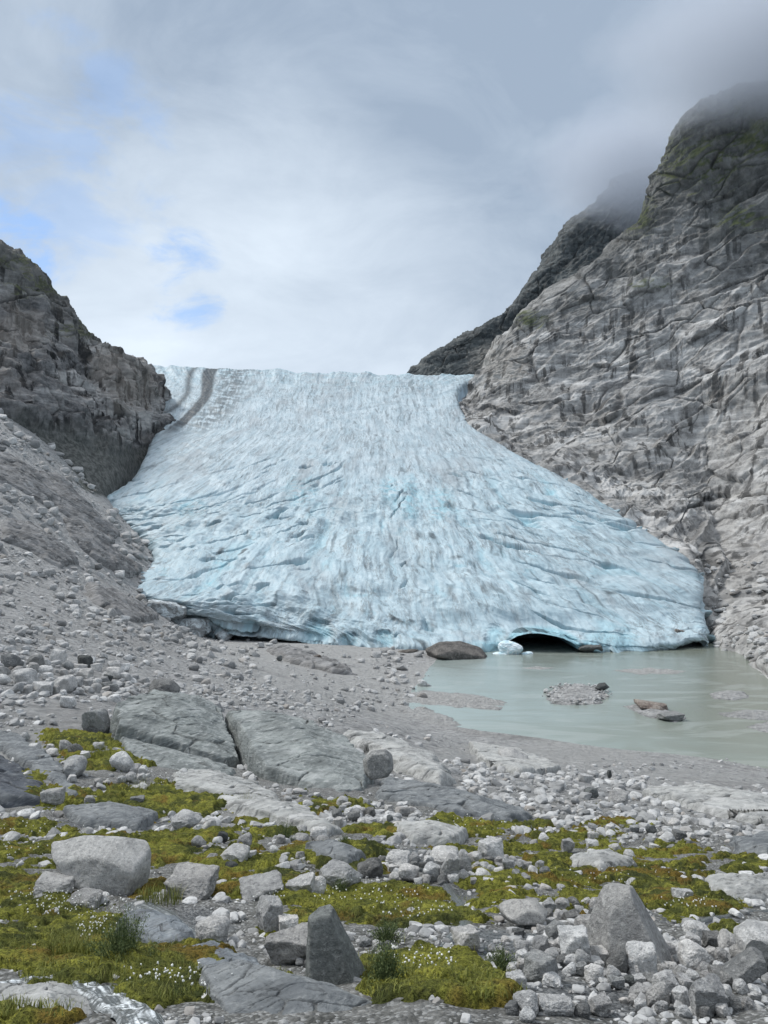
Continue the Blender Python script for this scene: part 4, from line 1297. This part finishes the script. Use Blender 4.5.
put_rock(318, 663, 9, 8, 'red', label='rust brown boulder on the silt flat before the ice front', d=245)
put_rock(602 + 8, 778, 4.5, 8, 'dark', k=2, label='tiny dark upright stone on the shore gravel', tiltr=0.1)
put_rock(279, 660, 6, 5, 'dark', label='small black stone on the silt flat left of the rust brown boulder', d=240)
put_rock(592, 652, 26, 8, 'dark', label='dark rock at the water right of the ice cave', d=279)
put_rock(690, 640, 26, 9, 'brown', label='dark rock at the lower right corner of the ice', d=298)
put_rock(405, 657, 26, 6, 'brown', label='flat dark rock under the ice lip left of the huge boulder', d=276)
for (x, y, w, h, t_, l) in [(190, 640, 42, 18, 'ice', 'dirty grey ice lump spilling from the left corner of the glacier'), (165, 625, 40, 20, 'ice', 'dirty ice ridge at the left foot of the glacier'),
                            (222, 640, 22, 12, 'ice', 'grey ice block right of the dirty ice lump')]:
    put_rock(x, y, w, h, t_, label=l, cat='ice block', name='ice_block', d=300)
for (x, y, w, h, l) in [(511, 655, 24, 15, 'white ice block left of the cave mouth'), (502, 660, 20, 6, 'heap of broken white ice at the water left of the cave'), (528, 656, 14, 5, 'small white ice chunk before the cave mouth')]:
    put_rock(x, y, w, h, 'wice', label=l, cat='ice block', name='ice_block', d=275, k=0)

# individual fill boulders, cluster by cluster: centre, radii, count, size range (picture units), tones
FILL = [
    (640, 968, 78, 22, 46, (11, 24)), (720, 975, 55, 30, 26, (12, 26)), (575, 945, 40, 22, 14, (10, 18)), (440, 872, 70, 14, 26, (9, 18)), (500, 875, 50, 14, 14, (8, 14)),
    (60, 680, 70, 18, 30, (9, 17)), (40, 760, 45, 25, 14, (8, 16)), (260, 850, 80, 28, 18, (9, 18)), (590, 915, 60, 10, 12, (9, 15)), (350, 815, 60, 14, 18, (7, 13)),
    (500, 960, 45, 22, 16, (8, 16)), (610, 845, 90, 14, 20, (8, 13)), (110, 790, 50, 20, 10, (8, 14)), (690, 1008, 70, 14, 12, (12, 24)), (560, 1018, 50, 8, 5, (14, 24)), (330, 955, 60, 12, 10, (8, 14)),
]
cand = []
for (cx0, cy0, rx, ry, cnt, (s0, s1)) in FILL:
    tries = 0
    c0 = 0
    while c0 < cnt and tries < cnt * 30:
        tries += 1
        a, r = random.uniform(0, 6.283), math.sqrt(random.random())
        x, y = cx0 + rx * r * math.cos(a), cy0 + ry * r * math.sin(a)
        w = s0 + (s1 - s0) * random.random() ** 1.8
        if not (-5 < x < 772): continue
        if any(abs(x - q[0]) < (q[2] + w / 2) * 0.72 and abs(y - w * 0.35 - q[1]) < (q[3] + w * 0.35) * 0.62 for q in PLACED): continue
        tone = random.choices(['pale', 'mid', 'dark'], [0.72, 0.24, 0.04])[0]
        o = put_rock(x, y, w, w * random.uniform(0.6, 0.95), tone)
        cand.append((o, x, y, w, tone))
        c0 += 1
# labels: tone and size, and the nearest described rock
CUTS = [' standing above', ' standing on', ' standing just', ' left of', ' right of', ' beside', ' above', ' resting', ' touching', ' below', ' under', ' half under', ' cut by', ' leaning on', ' before', ' on the', ' at the',
        ' in the', ' between', ' behind', ' lying', ' perched', ' wedged', ' paired', ' with cracked', ' by the']


def head(lab):
    k = min([lab.find(c) for c in CUTS if lab.find(c) > 0] or [len(lab)])
    return lab[:k]


FULL = [q[4] for q in PLACED if q[4]]
ANCH = []
for q in PLACED:
    if not q[4]: continue
    h = head(q[4])
    if sum(head(l) == h for l in FULL) == 1 and 3 <= len(h.split()) <= 8:
        ANCH.append((q[0], q[1], q[2], q[3], h))
    elif len(q[4].split()) <= 8:
        ANCH.append(q)
groups = {}
for (o, x, y, w, tone) in cand:
    q = min(ANCH, key=lambda q: (q[0] - x) ** 2 + 2.0 * (q[1] - y) ** 2)
    dx, dy = x - q[0], y - q[1]
    rel = ('left of' if dx < 0 else 'right of') if abs(dx) > abs(dy) * 1.2 else ('behind' if dy < 0 else 'in front of')
    tw = {'pale': 'pale', 'mid': 'grey', 'dark': 'dark'}[tone]
    lab = f'{tw} stone {rel} the {q[4]}'
    groups.setdefault(lab, []).append((w, o))
ORD = ['largest', 'second largest', 'third largest', 'fourth largest', 'fifth largest', 'sixth largest', 'seventh largest', 'eighth largest', 'ninth largest', 'tenth largest', 'eleventh largest', 'twelfth largest', 'thirteenth largest', 'fourteenth largest', 'fifteenth largest', 'sixteenth largest']
for lab, it in groups.items():
    it.sort(key=lambda q: -q[0])
    for i, (w, o) in enumerate(it):
        l = lab if len(it) == 1 else f'{ORD[min(i, 15)]} {lab}'
        ws = l.split()
        tag(o, ' '.join(ws[:16]), 'boulder', 'loose boulders on the slope')

# ------------------------------------------------------------------ uncountable stones


def scatter(name, px, py, size, mat, base, faces, flat=0.62, sink=0.25, d=None, z=None, seed=0, warmp=0.1):
    r = np.random.default_rng(seed)
    if d is None: d = ground_hit(px, py)
    sx, sz = ray(px, py)
    x, y = sx * d, d
    gz = ground_z(x, y, False) if z is None else z
    n = len(px)
    var = [rock_shape(base, 300 + i, p=[10, 16, 26][i % 3], k=9, rough=0) for i in range(14)]
    var = np.array(var)
    ch = r.integers(0, len(var), n)
    V = var[ch]                                              # n, v, 3
    S = np.stack([size * r.uniform(0.75, 1.35, n), size * r.uniform(0.75, 1.25, n), size * flat * r.uniform(0.7, 1.3, n)], -1)
    V = V * S[:, None, :]
    # random tilt + yaw
    a, b = r.uniform(0, 6.283, n), r.uniform(-0.6, 0.6, n)
    ca, sa, cb, sb = np.cos(a)[:, None], np.sin(a)[:, None], np.cos(b)[:, None], np.sin(b)[:, None]
    X, Y, Zz = V[..., 0], V[..., 1], V[..., 2]
    X, Zz = X * cb - Zz * sb, X * sb + Zz * cb
    X, Y = X * ca - Y * sa, X * sa + Y * ca
    Pn = np.stack([X + x[:, None], Y + y[:, None], Zz + (gz + S[:, 2] * (0.5 - sink))[:, None]], -1)
    nv = base.shape[0]
    Fa = (faces[None] + (np.arange(n) * nv)[:, None, None]).reshape(-1, 3)
    tone = np.repeat(np.clip(r.normal(0.55, 0.27, n), 0, 1), nv)
    warm = np.repeat((r.random(n) < warmp) * r.random(n), nv)
    return tag(link_mesh(name, Pn, Fa, np.full(len(Fa), 3, np.int32), mat, attrs={'tone': tone, 'warm': warm}, smooth_shade=False), kind='stuff')


def off_slabs(px, py, pad=2.0):
    m = np.ones(px.shape, bool)
    for o in SLABS:
        m &= poly_sdf(np.array([(q[0], q[1]) for q in o], float), px, py) < -pad
    return m


def sample(n, x0, x1, y0, y1, dens, seed):
    r = np.random.default_rng(seed)
    px = r.uniform(x0, x1, n)
    py = r.uniform(y0, y1, n)
    k = (r.random(n) < dens(px, py)) & (off_slabs(px, py) | (r.random(n) < 0.04))
    return px[k], py[k], r


# near cobbles
def dens_near(px, py):
    q = np.stack([px / 60, py / 25, 0 * px], -1)
    m = ell(px, py, MOSS_E)
    w = ell(px, py, WET_E)
    return np.clip(0.55 + 1.6 * fbm(q, 3) - 0.6 * m - 0.1 * w - 0.15, 0.05, 1)


px, py, r = sample(17000, -80, 850, 815, 1060, dens_near, 1)
d0 = ground_hit(px, py)
pxs = 1.5 + 11 * r.random(len(px)) ** 4.5
scatter('cobbles', px, py, pxs * d0 / F, M_COBBLE, ICO3, ICO3F, d=d0, seed=1)


px, py, r = sample(1500, 430, 860, 900, 1060, lambda a, b: np.clip(0.35 + 1.6 * fbm(np.stack([a / 45, b / 20, 0 * a + 4], -1), 3) - 0.5 * ell(a, b, MOSS_E) + 0.3 * ell(a, b, [(660, 985, 110, 30)]), 0.02, 1), 12)
d0 = ground_hit(px, py)
scatter('cobbles', px, py, (3.5 + 9 * r.random(len(px)) ** 2.5) * d0 / F, M_COBBLE, ICO3, ICO3F, d=d0, seed=12, sink=0.2)


def dens_mid(px, py):
    q = np.stack([px / 70, py / 18, 0 * px + 3], -1)
    m = ell(px, py, MOSS_E)
    f = ell(px, py, [(560, 790, 150, 28), (640, 815, 150, 25), (60, 680, 100, 30), (330, 810, 90, 20), (470, 780, 80, 20), (250, 700, 160, 18)])
    sand = ell(px, py, [(600, 752, 160, 11), (720, 777, 90, 9), (420, 715, 60, 16)])
    return np.clip(0.35 + 0.9 * fbm(q, 3) + 0.75 * f - 0.8 * m - 0.9 * sand, 0.02, 1)


px, py, r = sample(21000, -80, 850, 685, 845, dens_mid, 2)
d0 = ground_hit(px, py)
ok = (d0 < 150) & (d0 > 17)
px, py, d0 = px[ok], py[ok], d0[ok]
pxs = 1.4 + 9.5 * r.random(len(px)) ** 4.0 * np.clip(1.25 - (d0 - 30) / 130, 0.3, 1.1)
scatter('rubble', px, py, pxs * d0 / F, M_SCREE, ICO2, ICO2F, d=d0, seed=2)


def dens_far(px, py):
    q = np.stack([px / 60, py / 30, 0 * px + 8], -1)
    right = smooth(330, 180, px + (py - 640) * -0.3)
    return np.clip((0.6 + 1.5 * fbm(q, 4)) * np.maximum(right, 0.5), 0.0, 1)


px, py, r = sample(36000, -80, 430, 400, 712, dens_far, 3)
d0 = ground_hit(px, py)
ok = (d0 < 470) & (d0 > 60)
px, py, d0 = px[ok], py[ok], d0[ok]
pxs = 1.0 + 9.0 * r.random(len(px)) ** 8
scatter('scree', px, py, pxs * d0 / F, M_SCREE, ICO2[:], ICO2F, d=d0, seed=3, flat=0.75, warmp=0.12)
# rubble on the rock apron beside the lake and along the right ice margin
bpy.context.view_layer.update()
px, py, r = sample(3600, 660, 860, 560, 740, lambda a, b: np.clip(0.25 + 1.4 * fbm(np.stack([a / 30, b / 14, 0 * a], -1), 3) + 0.5 * ell(a, b, [(735, 655, 60, 22)]), 0, 1), 9)
hit = []
for x_, y_ in zip(px, py):
    q = at(x_, y_, 1.0) - np.array([0, 0, CAMZ])
    ok_, loc_, nrm_, _ = CLIFF_R.ray_cast((0, 0, CAMZ), Vector(q).normalized())
    if ok_ and nrm_.z > 0.35 and loc_.y < 420: hit.append((x_, y_, loc_.y, loc_.z))
hit = np.array(hit)
scatter('rubble', hit[:, 0], hit[:, 1], (1.2 + 8 * r.random(len(hit)) ** 5) * hit[:, 2] / F, M_SCREE, ICO2, ICO2F, d=hit[:, 2], z=hit[:, 3], seed=9)
# gravel on the island bars
px, py, r = sample(900, 540, 612, 684, 706, lambda a, b: ell(a, b, [(577, 695, 26, 8)]) * 1.2, 4)
d0 = -CAMZ / ray(px, py)[1]
scatter('gravel', px, py, (1.2 + 3 * r.random(len(px)) ** 3) * d0 / F, M_SCREE, ICO2, ICO2F, d=d0, z=0 * px + 0.35, seed=4)

# ------------------------------------------------------------------ streams


def stream(pts, foam, lift=0.05):
    a = np.array([(p[0], p[1]) for p in pts], float)
    wd = np.array([p[2] for p in pts], float)
    d = ground_hit(a[:, 0], a[:, 1])
    W = at(a[:, 0], a[:, 1], d)
    n = 140
    t = np.linspace(0, len(pts) - 1, n)
    k = np.arange(len(pts))
    C = np.stack([np.interp(t, k, W[:, i]) for i in (0, 1)], -1)
    C = np.stack([blur(C, 5, 0)[:, 0], blur(C, 5, 0)[:, 1]], -1)
    hw = np.interp(t, k, wd * d / F) / 2
    tg = np.gradient(C, axis=0)
    tg /= np.linalg.norm(tg, axis=1, keepdims=True)
    nr = np.stack([-tg[:, 1], tg[:, 0]], -1)
    s = np.linspace(-1, 1, 40)
    XY = C[:, None] + nr[:, None] * (s[None, :, None] * hw[:, None, None] * (1 + 0.3 * fbm(np.stack([t * 3, 0 * t, 0 * t], -1), 2))[:, None, None])
    g = base_z(XY[..., 0], XY[..., 1])
    zc = ground_z(XY[..., 0], XY[..., 1], False)
    P3 = np.stack([XY[..., 0], XY[..., 1], zc], -1)
    z = zc + lift - 0.07 * np.abs(s)[None] ** 3 + 0.035 * fbm(P3 / 0.25, 3) * (0.3 + foam)
    return tag(grid_mesh('stream', np.stack([XY[..., 0], XY[..., 1], z], -1), M_STREAM, attrs={'foam': foam * smooth(-0.25, 0.35, fbm(np.stack([s[None] * 4.5 + 0 * z, t[:, None] * 1.6 + 0 * z, 0 * z], -1), 4, 0.6)) * (1 - 0.5 * s[None] ** 2)}), kind='structure')


stream([(-30, 992, 26), (30, 986, 28), (70, 984, 40), (105, 998, 46), (135, 1018, 48), (160, 1050, 50)], 1.7, 0.07)
stream([(130, 905, 30), (160, 918, 40), (185, 935, 30), (195, 955, 40), (215, 970, 40)], 0.35, 0.05)
stream([(360, 862, 14), (400, 860, 14), (440, 876, 8), (450, 892, 14), (470, 915, 22), (455, 940, 20), (440, 952, 10)], 0.15, 0.03)
stream([(770, 912, 10), (720, 918, 12), (690, 925, 8)], 0.1, 0.03)

# ------------------------------------------------------------------ plants


def blades(n, cx0, cy0, rx, ry, h, w, seed, bend=0.5, three=True):
    """grass-like blades: returns vertices, faces, tone (n blades in world metres round picture ellipse)"""
    r = np.random.default_rng(seed)
    a, q = r.uniform(0, 6.283, n), np.sqrt(r.random(n))
    px, py = cx0 + rx * q * np.cos(a), cy0 + ry * q * np.sin(a)
    d = ground_hit(px, py)
    b = at(px, py, d)
    b[:, 2] = ground_z(b[:, 0], b[:, 1], False)
    return blade_mesh(b, h * r.uniform(0.5, 1.2, n), w * r.uniform(0.7, 1.3, n), r, bend)


def blade_mesh(b, h, w, r, bend):
    n = len(b)
    yaw = r.uniform(0, 6.283, n)
    lean = r.uniform(0.1, 1.0, n) * bend
    dirx, diry = np.cos(yaw) * lean, np.sin(yaw) * lean
    sx, sy = -np.sin(yaw) * w / 2, np.cos(yaw) * w / 2
    V = np.zeros((n, 5, 3))
    for k, (t, ww) in enumerate(((0.0, 1.0), (0.55, 0.8))):
        for j, s in enumerate((-1, 1)):
            V[:, k * 2 + j, 0] = b[:, 0] + dirx * h * t * t + s * sx * ww
            V[:, k * 2 + j, 1] = b[:, 1] + diry * h * t * t + s * sy * ww
            V[:, k * 2 + j, 2] = b[:, 2] + h * t
    V[:, 4, 0] = b[:, 0] + dirx * h
    V[:, 4, 1] = b[:, 1] + diry * h
    V[:, 4, 2] = b[:, 2] + h * (1 - 0.3 * lean)
    i = np.arange(n)[:, None] * 5
    tri = np.concatenate([i + np.array([[0, 1, 3]]), i + np.array([[0, 3, 2]]), i + np.array([[2, 3, 4]])], 1).reshape(-1, 3)
    tone = np.repeat(r.random(n), 5).reshape(n, 5) * np.array([0.5, 0.5, 0.8, 0.8, 1.0])
    return V.reshape(-1, 3), tri, tone.ravel()


# grass through the moss
r = np.random.default_rng(21)
px, py = r.uniform(-60, 830, 75000), r.uniform(835, 1060, 75000)
k = r.random(len(px)) < ell(px, py, MOSS_E)
px, py = px[k], py[k]
d0 = ground_hit(px, py)
b = at(px, py, d0)
mk = moss_mask(b[:, 0], b[:, 1])
k = (mk > 0.03) & (fbm(b / 0.9, 2) > -0.12)
b = b[k]
b[:, 2] = ground_z(b[:, 0], b[:, 1], False) + 0.06
nb = len(b)
V, Tt, tone = blade_mesh(b, r.uniform(0.03, 0.10, nb), r.uniform(0.004, 0.009, nb), r, 0.8)
tag(link_mesh('grass', V, Tt, np.full(len(Tt), 3, np.int32), M_GRASS, attrs={'tone': tone}), kind='stuff')


def tuft(name, px, py, w, h, n, label, cat, mat=M_GRASS, bend=0.6, bw=0.008):
    d = float(ground_hit(px, py)[0])
    V, Tt, tone = blades(n, px, py - 2, w / 2, max(3, w * 0.12), h * d / F, bw, int(px), bend)
    o0 = at(px, py, d)
    o0[2] = float(ground_z(o0[0], o0[1], False))
    o = link_mesh(name, V - o0, Tt, np.full(len(Tt), 3, np.int32), mat, attrs={'tone': tone})
    o.location = o0
    return tag(o, label, cat)


def shrub(px, py, w, h, n, label, seed):
    d = float(ground_hit(px, py)[0])
    r = np.random.default_rng(seed)
    W, H = w * d / F, h * d / F
    o0 = at(px, py, d)
    o0[2] = float(ground_z(o0[0], o0[1], False))
    root = bpy.data.objects.new('shrub', None)
    COL.objects.link(root)
    root.location = o0
    tag(root, label, 'shrub')
    ns = 70
    tips = np.stack([r.normal(0, 0.27, ns) * W, r.normal(0, 0.25, ns) * W, H * r.uniform(0.45, 1.05, ns)], -1)
    tips[:, 2] *= 1 - 0.5 * np.clip((tips[:, 0] / (0.55 * W)) ** 2, 0, 1)
    SV, SF, LV, LT, LN = [], [], [], [], []
    off = 0
    for tp in tips:
        b0 = np.array([tp[0] * 0.35, tp[1] * 0.35, -0.03])
        L = np.linalg.norm(tp - b0)
        sd = np.cross(tp - b0, r.normal(size=3)); sd /= np.linalg.norm(sd)
        rad = 0.004
        ring = []
        for q in (b0, tp):
            for s in range(3):
                a = s * 2.094
                ring.append(q + rad * (sd * math.cos(a) + np.cross(tp - b0, sd) / L * math.sin(a)))
            rad = 0.0015
        i = len(SV)
        SV += ring
        SF += [[i, i + 1, i + 4], [i, i + 4, i + 3], [i + 1, i + 2, i + 5], [i + 1, i + 5, i + 4], [i + 2, i, i + 3], [i + 2, i + 3, i + 5]]
        m = int(1.7 * n) // ns
        t = r.uniform(0.15, 1.05, m)[:, None]
        c0 = b0 + (tp - b0) * t + r.normal(0, 0.02, (m, 3))
        ax = (tp - b0) / L + r.normal(0, 0.55, (m, 3))
        ax /= np.linalg.norm(ax, axis=1, keepdims=True)
        s2 = np.cross(ax, r.normal(size=(m, 3))); s2 /= np.linalg.norm(s2, axis=1, keepdims=True)
        ll = r.uniform(0.014, 0.028, m)[:, None]
        LV.append(np.stack([c0, c0 + ax * ll * 0.5 + s2 * ll * 0.16, c0 + ax * ll, c0 + ax * ll * 0.5 - s2 * ll * 0.16], 1))
        LN.append(np.repeat(np.clip(r.normal(0.45, 0.25, m), 0, 1), 4))
    LV = np.concatenate(LV).reshape(-1, 3)
    link_mesh('stem', np.array(SV), np.array(SF), np.full(len(SF), 3, np.int32), M_SHRUB, root, {'tone': np.zeros(len(SV))})
    nf = len(LV) // 4
    link_mesh('foliage', LV, np.arange(nf * 4), np.full(nf, 4, np.int32), M_SHRUB, root, {'tone': np.concatenate(LN)}, False)
    return root


shrub(122, 966, 56, 46, 5200, 'bushy dark green willow shrub on the mossy bank left of the wet step rock', 1)
shrub(284, 842, 26, 20, 1800, 'small dark green cushion shrub above the white rock with dark foot', 2)
shrub(344, 850, 14, 12, 900, 'tiny green shrub at the lower end of the long pale slab', 3)
shrub(385, 990, 34, 40, 2600, 'loose grey green shrub right of the pointed standing stone', 4)
shrub(388, 942, 34, 18, 1600, 'low grey green shrub in the middle of the moss bed', 5)
shrub(500, 972, 26, 20, 1500, 'small shrub beside the light boulder and wet channel', 6)
shrub(340, 895, 26, 14, 1200, 'small green shrub under the pale block left of the brook', 7)
for (x, y, w, h, n, l) in [(160, 905, 46, 18, 220, 'straw coloured grass tuft right of the wide flat topped boulder'), (440, 985, 50, 16, 260, 'yellowish grass tuft between the low slab and the grey green shrub'),
                           (70, 958, 50, 22, 500, 'bright green grass tuft on the bank above the white water'), (100, 760, 24, 16, 200, 'green grass tuft left of the layered slab'),
                           (140, 796, 50, 14, 300, 'green grass tuft at the lower left of the pale cracked slab'), (250, 806, 30, 12, 200, 'grass tuft between the pale slabs')]:
    tuft('grass_tuft', x, y, w, h, n, l, 'grass tuft')

# white cotton grass heads
CG = [(80, 918, 55, 14, 70), (95, 940, 22, 9, 40), (40, 905, 40, 6, 25), (180, 993, 60, 8, 45), (155, 785, 40, 8, 25), (370, 905, 60, 14, 40), (410, 920, 40, 12, 35), (420, 975, 40, 14, 40), (690, 914, 30, 7, 22),
      (610, 880, 60, 12, 25), (50, 835, 60, 8, 25), (480, 830, 50, 8, 22), (270, 910, 20, 10, 12), (20, 858, 30, 8, 15)]
r = np.random.default_rng(33)
bs, V0, F0 = [], [], []
for (cx0, cy0, rx, ry, n) in CG:
    n = int(n * 1.4)
    a, q = r.uniform(0, 6.283, n), np.sqrt(r.random(n))
    x, y = cx0 + rx * q * np.cos(a), cy0 + ry * q * np.sin(a)
    b = at(x, y, ground_hit(x, y))
    b[:, 2] = ground_z(b[:, 0], b[:, 1], False)
    bs.append(b)
bs = np.concatenate(bs)
n = len(bs)
hh = r.uniform(0.13, 0.24, n) * (1 + np.clip(bs[:, 1] - 12, 0, 20) * 0.03)
Vb, Tb, tb = blade_mesh(bs, hh, np.full(n, 0.004), r, 0.3)
tips = Vb.reshape(n, 5, 3)[:, 4]
ic, icf = ico(2)
sz = r.uniform(0.004, 0.009, n) * (1 + np.clip(bs[:, 1] - 9, 0, 25) * 0.05)
H = tips[:, None] + ic[None] * sz[:, None, None] * np.array([1, 1, 1.15]) * (1 + 0.35 * r.normal(size=(n, len(ic), 1)))
Fh = (icf[None] + (np.arange(n) * len(ic))[:, None, None]).reshape(-1, 3)
V = np.concatenate([H.reshape(-1, 3), Vb])
Tt = np.concatenate([Fh, Tb + n * len(ic)])
o = link_mesh('cotton_grass', V, Tt, np.full(len(Tt), 3, np.int32), M_COTTON, attrs={'tone': np.concatenate([np.ones(n * len(ic)), tb * 0])})
o.data.materials.append(M_GRASS)
o.data.polygons.foreach_set('material_index', np.concatenate([np.zeros(len(Fh), np.int32), np.ones(len(Tb), np.int32)]))
tag(o, kind='stuff')


# ------------------------------------------------------------------ low cloud on the summits
def cloud(px, py, d, rad, dens, seed):
    t = NT('cloud_vapour')
    oc = t.n('ShaderNodeTexCoord').outputs['Object']
    ln = t.n('ShaderNodeVectorMath', {0: oc}, operation='LENGTH').outputs['Value']
    fall = t.map(ln, 1.0, 0.25)
    nz = t.noise(t.scalevec(t.pos(), (1, 1, 1.6)), 0.016, 4, 0.6)
    f = t.math('MULTIPLY', t.math('SUBTRACT', t.math('ADD', fall, t.math('MULTIPLY', nz, 0.9)), 0.62, True), dens)
    v = t.n('ShaderNodeVolumePrincipled', {'Color': (0.74, 0.77, 0.82, 1), 'Density': f, 'Anisotropy': 0.2})
    t.t.links.new(v.outputs[0], t.out.inputs[1])
    V, Fc = ico(3)
    o = link_mesh('cloud', V, Fc, np.full(len(Fc), 3, np.int32), t.m)
    o.location = at(px, py, d)
    o.scale = rad
    return tag(o, kind='stuff')


cloud(800, 50, 545, (190, 130, 66), 0.035, 1)
cloud(655, 168, 1060, (235, 130, 112), 0.024, 2)

# ------------------------------------------------------------------ sky, sun, camera
SUN_AZ, SUN_EL = math.radians(-70), math.radians(52)     # bearing from +Y towards +X
w = bpy.data.worlds.new('World')
SC.world = w
w.use_nodes = True
nt = w.node_tree
nt.nodes.clear()
t = NT.__new__(NT)
t.t = nt
out = t.n('ShaderNodeOutputWorld')
sky = t.n('ShaderNodeTexSky', sky_type='NISHITA')
sky.sun_disc = False
sky.sun_elevation = SUN_EL
sky.sun_rotation = SUN_AZ
g = t.n('ShaderNodeTexCoord').outputs['Generated']
sp = t.n('ShaderNodeSeparateXYZ', {0: g}).outputs
den = t.math('ADD', t.math('MAXIMUM', sp[2], 0.0), 0.35)
uvw = t.n('ShaderNodeCombineXYZ', {0: t.math('DIVIDE', sp[0], den), 1: t.math('DIVIDE', sp[1], den), 2: 0.0}).outputs[0]
n1 = t.noise(t.scalevec(g, (1.0, 1.0, 1.9)), 2.3, 7, 0.58, 0.35)
n2 = t.noise(t.scalevec(g, (1.0, 0.8, 2.0)), 5.5, 7, 0.6, 0.5)


def dirdot(px, py, a, b):
    x, z = ray(px, py)
    v = np.array([x, 1.0, z]); v /= np.linalg.norm(v)
    dp = t.n('ShaderNodeVectorMath', {0: g, 1: tuple(v)}, operation='DOT_PRODUCT').outputs['Value']
    return t.map(dp, math.cos(math.radians(a)), math.cos(math.radians(b)))


bright = t.math('MULTIPLY', dirdot(290, 420, 26, 2), 0.62)
dark = t.math('MULTIPLY', dirdot(600, 100, 40, 4), 0.40)
lev = t.math('ADD', t.math('ADD', 0.31, t.math('MULTIPLY', t.math('SUBTRACT', n1, 0.5), 0.9)), t.math('SUBTRACT', bright, dark))
lev = t.math('ADD', lev, 0.0, True)
lev = t.math('ADD', lev, t.math('MULTIPLY', t.math('SUBTRACT', n2, 0.5), 0.75), True)
cl = t.mix(lev, (2.1, 2.62, 3.35), (4.75, 5.35, 6.0))
cl = t.mix(t.map(sp[2], 0.66, 0.95), cl, (6.6, 6.9, 7.4))
n3 = t.noise(t.scalevec(g, (1.0, 1.0, 1.7)), 9.0, 6, 0.6, 0.5)
hm = t.math('MULTIPLY', t.math('SUBTRACT', n3, 0.5), 2.6)


def hole_at(px, py, a, k):
    f = dirdot(px, py, a, 0.0)
    return t.math('MULTIPLY', t.map(t.math('ADD', f, t.math('MULTIPLY', hm, t.math('ADD', f, 0.3))), 0.62, 1.25), k)


hole = t.math('MAXIMUM', t.math('MAXIMUM', hole_at(182, 280, 5.0, 0.9), hole_at(-5, 246, 6.0, 1.0)), hole_at(45, 150, 12.0, 0.45))
blue_ = t.mix(0.55, sky.outputs[0], (1.3, 2.9, 6.0))
col = t.mix(t.math('MULTIPLY', hole, 0.75), cl, blue_)
bg = t.n('ShaderNodeBackground', {'Color': col, 'Strength': 0.1})
nt.links.new(bg.outputs[0], out.inputs[0])

sun = bpy.data.lights.new('sun', 'SUN')
sun.energy = 1.5
sun.angle = math.radians(10)
sun.color = (1.0, 0.985, 0.955)
so = bpy.data.objects.new('sun', sun)
COL.objects.link(so)
sd = Vector((math.sin(SUN_AZ) * math.cos(SUN_EL), math.cos(SUN_AZ) * math.cos(SUN_EL), math.sin(SUN_EL)))
so.rotation_euler = sd.to_track_quat('Z', 'Y').to_euler()
so.location = (-100, -50, 300)

cam = bpy.data.cameras.new('camera')
cam.sensor_fit = 'HORIZONTAL'
cam.sensor_width = 36
cam.lens = 36 * F / 768
cam.clip_start = 0.2
cam.clip_end = 6000
co = bpy.data.objects.new('camera', cam)
COL.objects.link(co)
co.location = (0, 0, CAMZ)
co.rotation_euler = (math.pi / 2 + TILT, 0, 0)
SC.camera = co

SC.view_settings.view_transform = 'Standard'
SC.view_settings.look = 'None'
SC.view_settings.exposure = 0.82
SC.view_settings.gamma = 1.0
SC.view_settings.use_curve_mapping = False
cy = SC.cycles
cy.max_bounces = 6
cy.diffuse_bounces = 3
cy.glossy_bounces = 2
cy.transmission_bounces = 2
cy.volume_bounces = 3
cy.volume_step_rate = 2.0
cy.use_denoising = True
cy.use_adaptive_sampling = True
cy.adaptive_threshold = 0.02
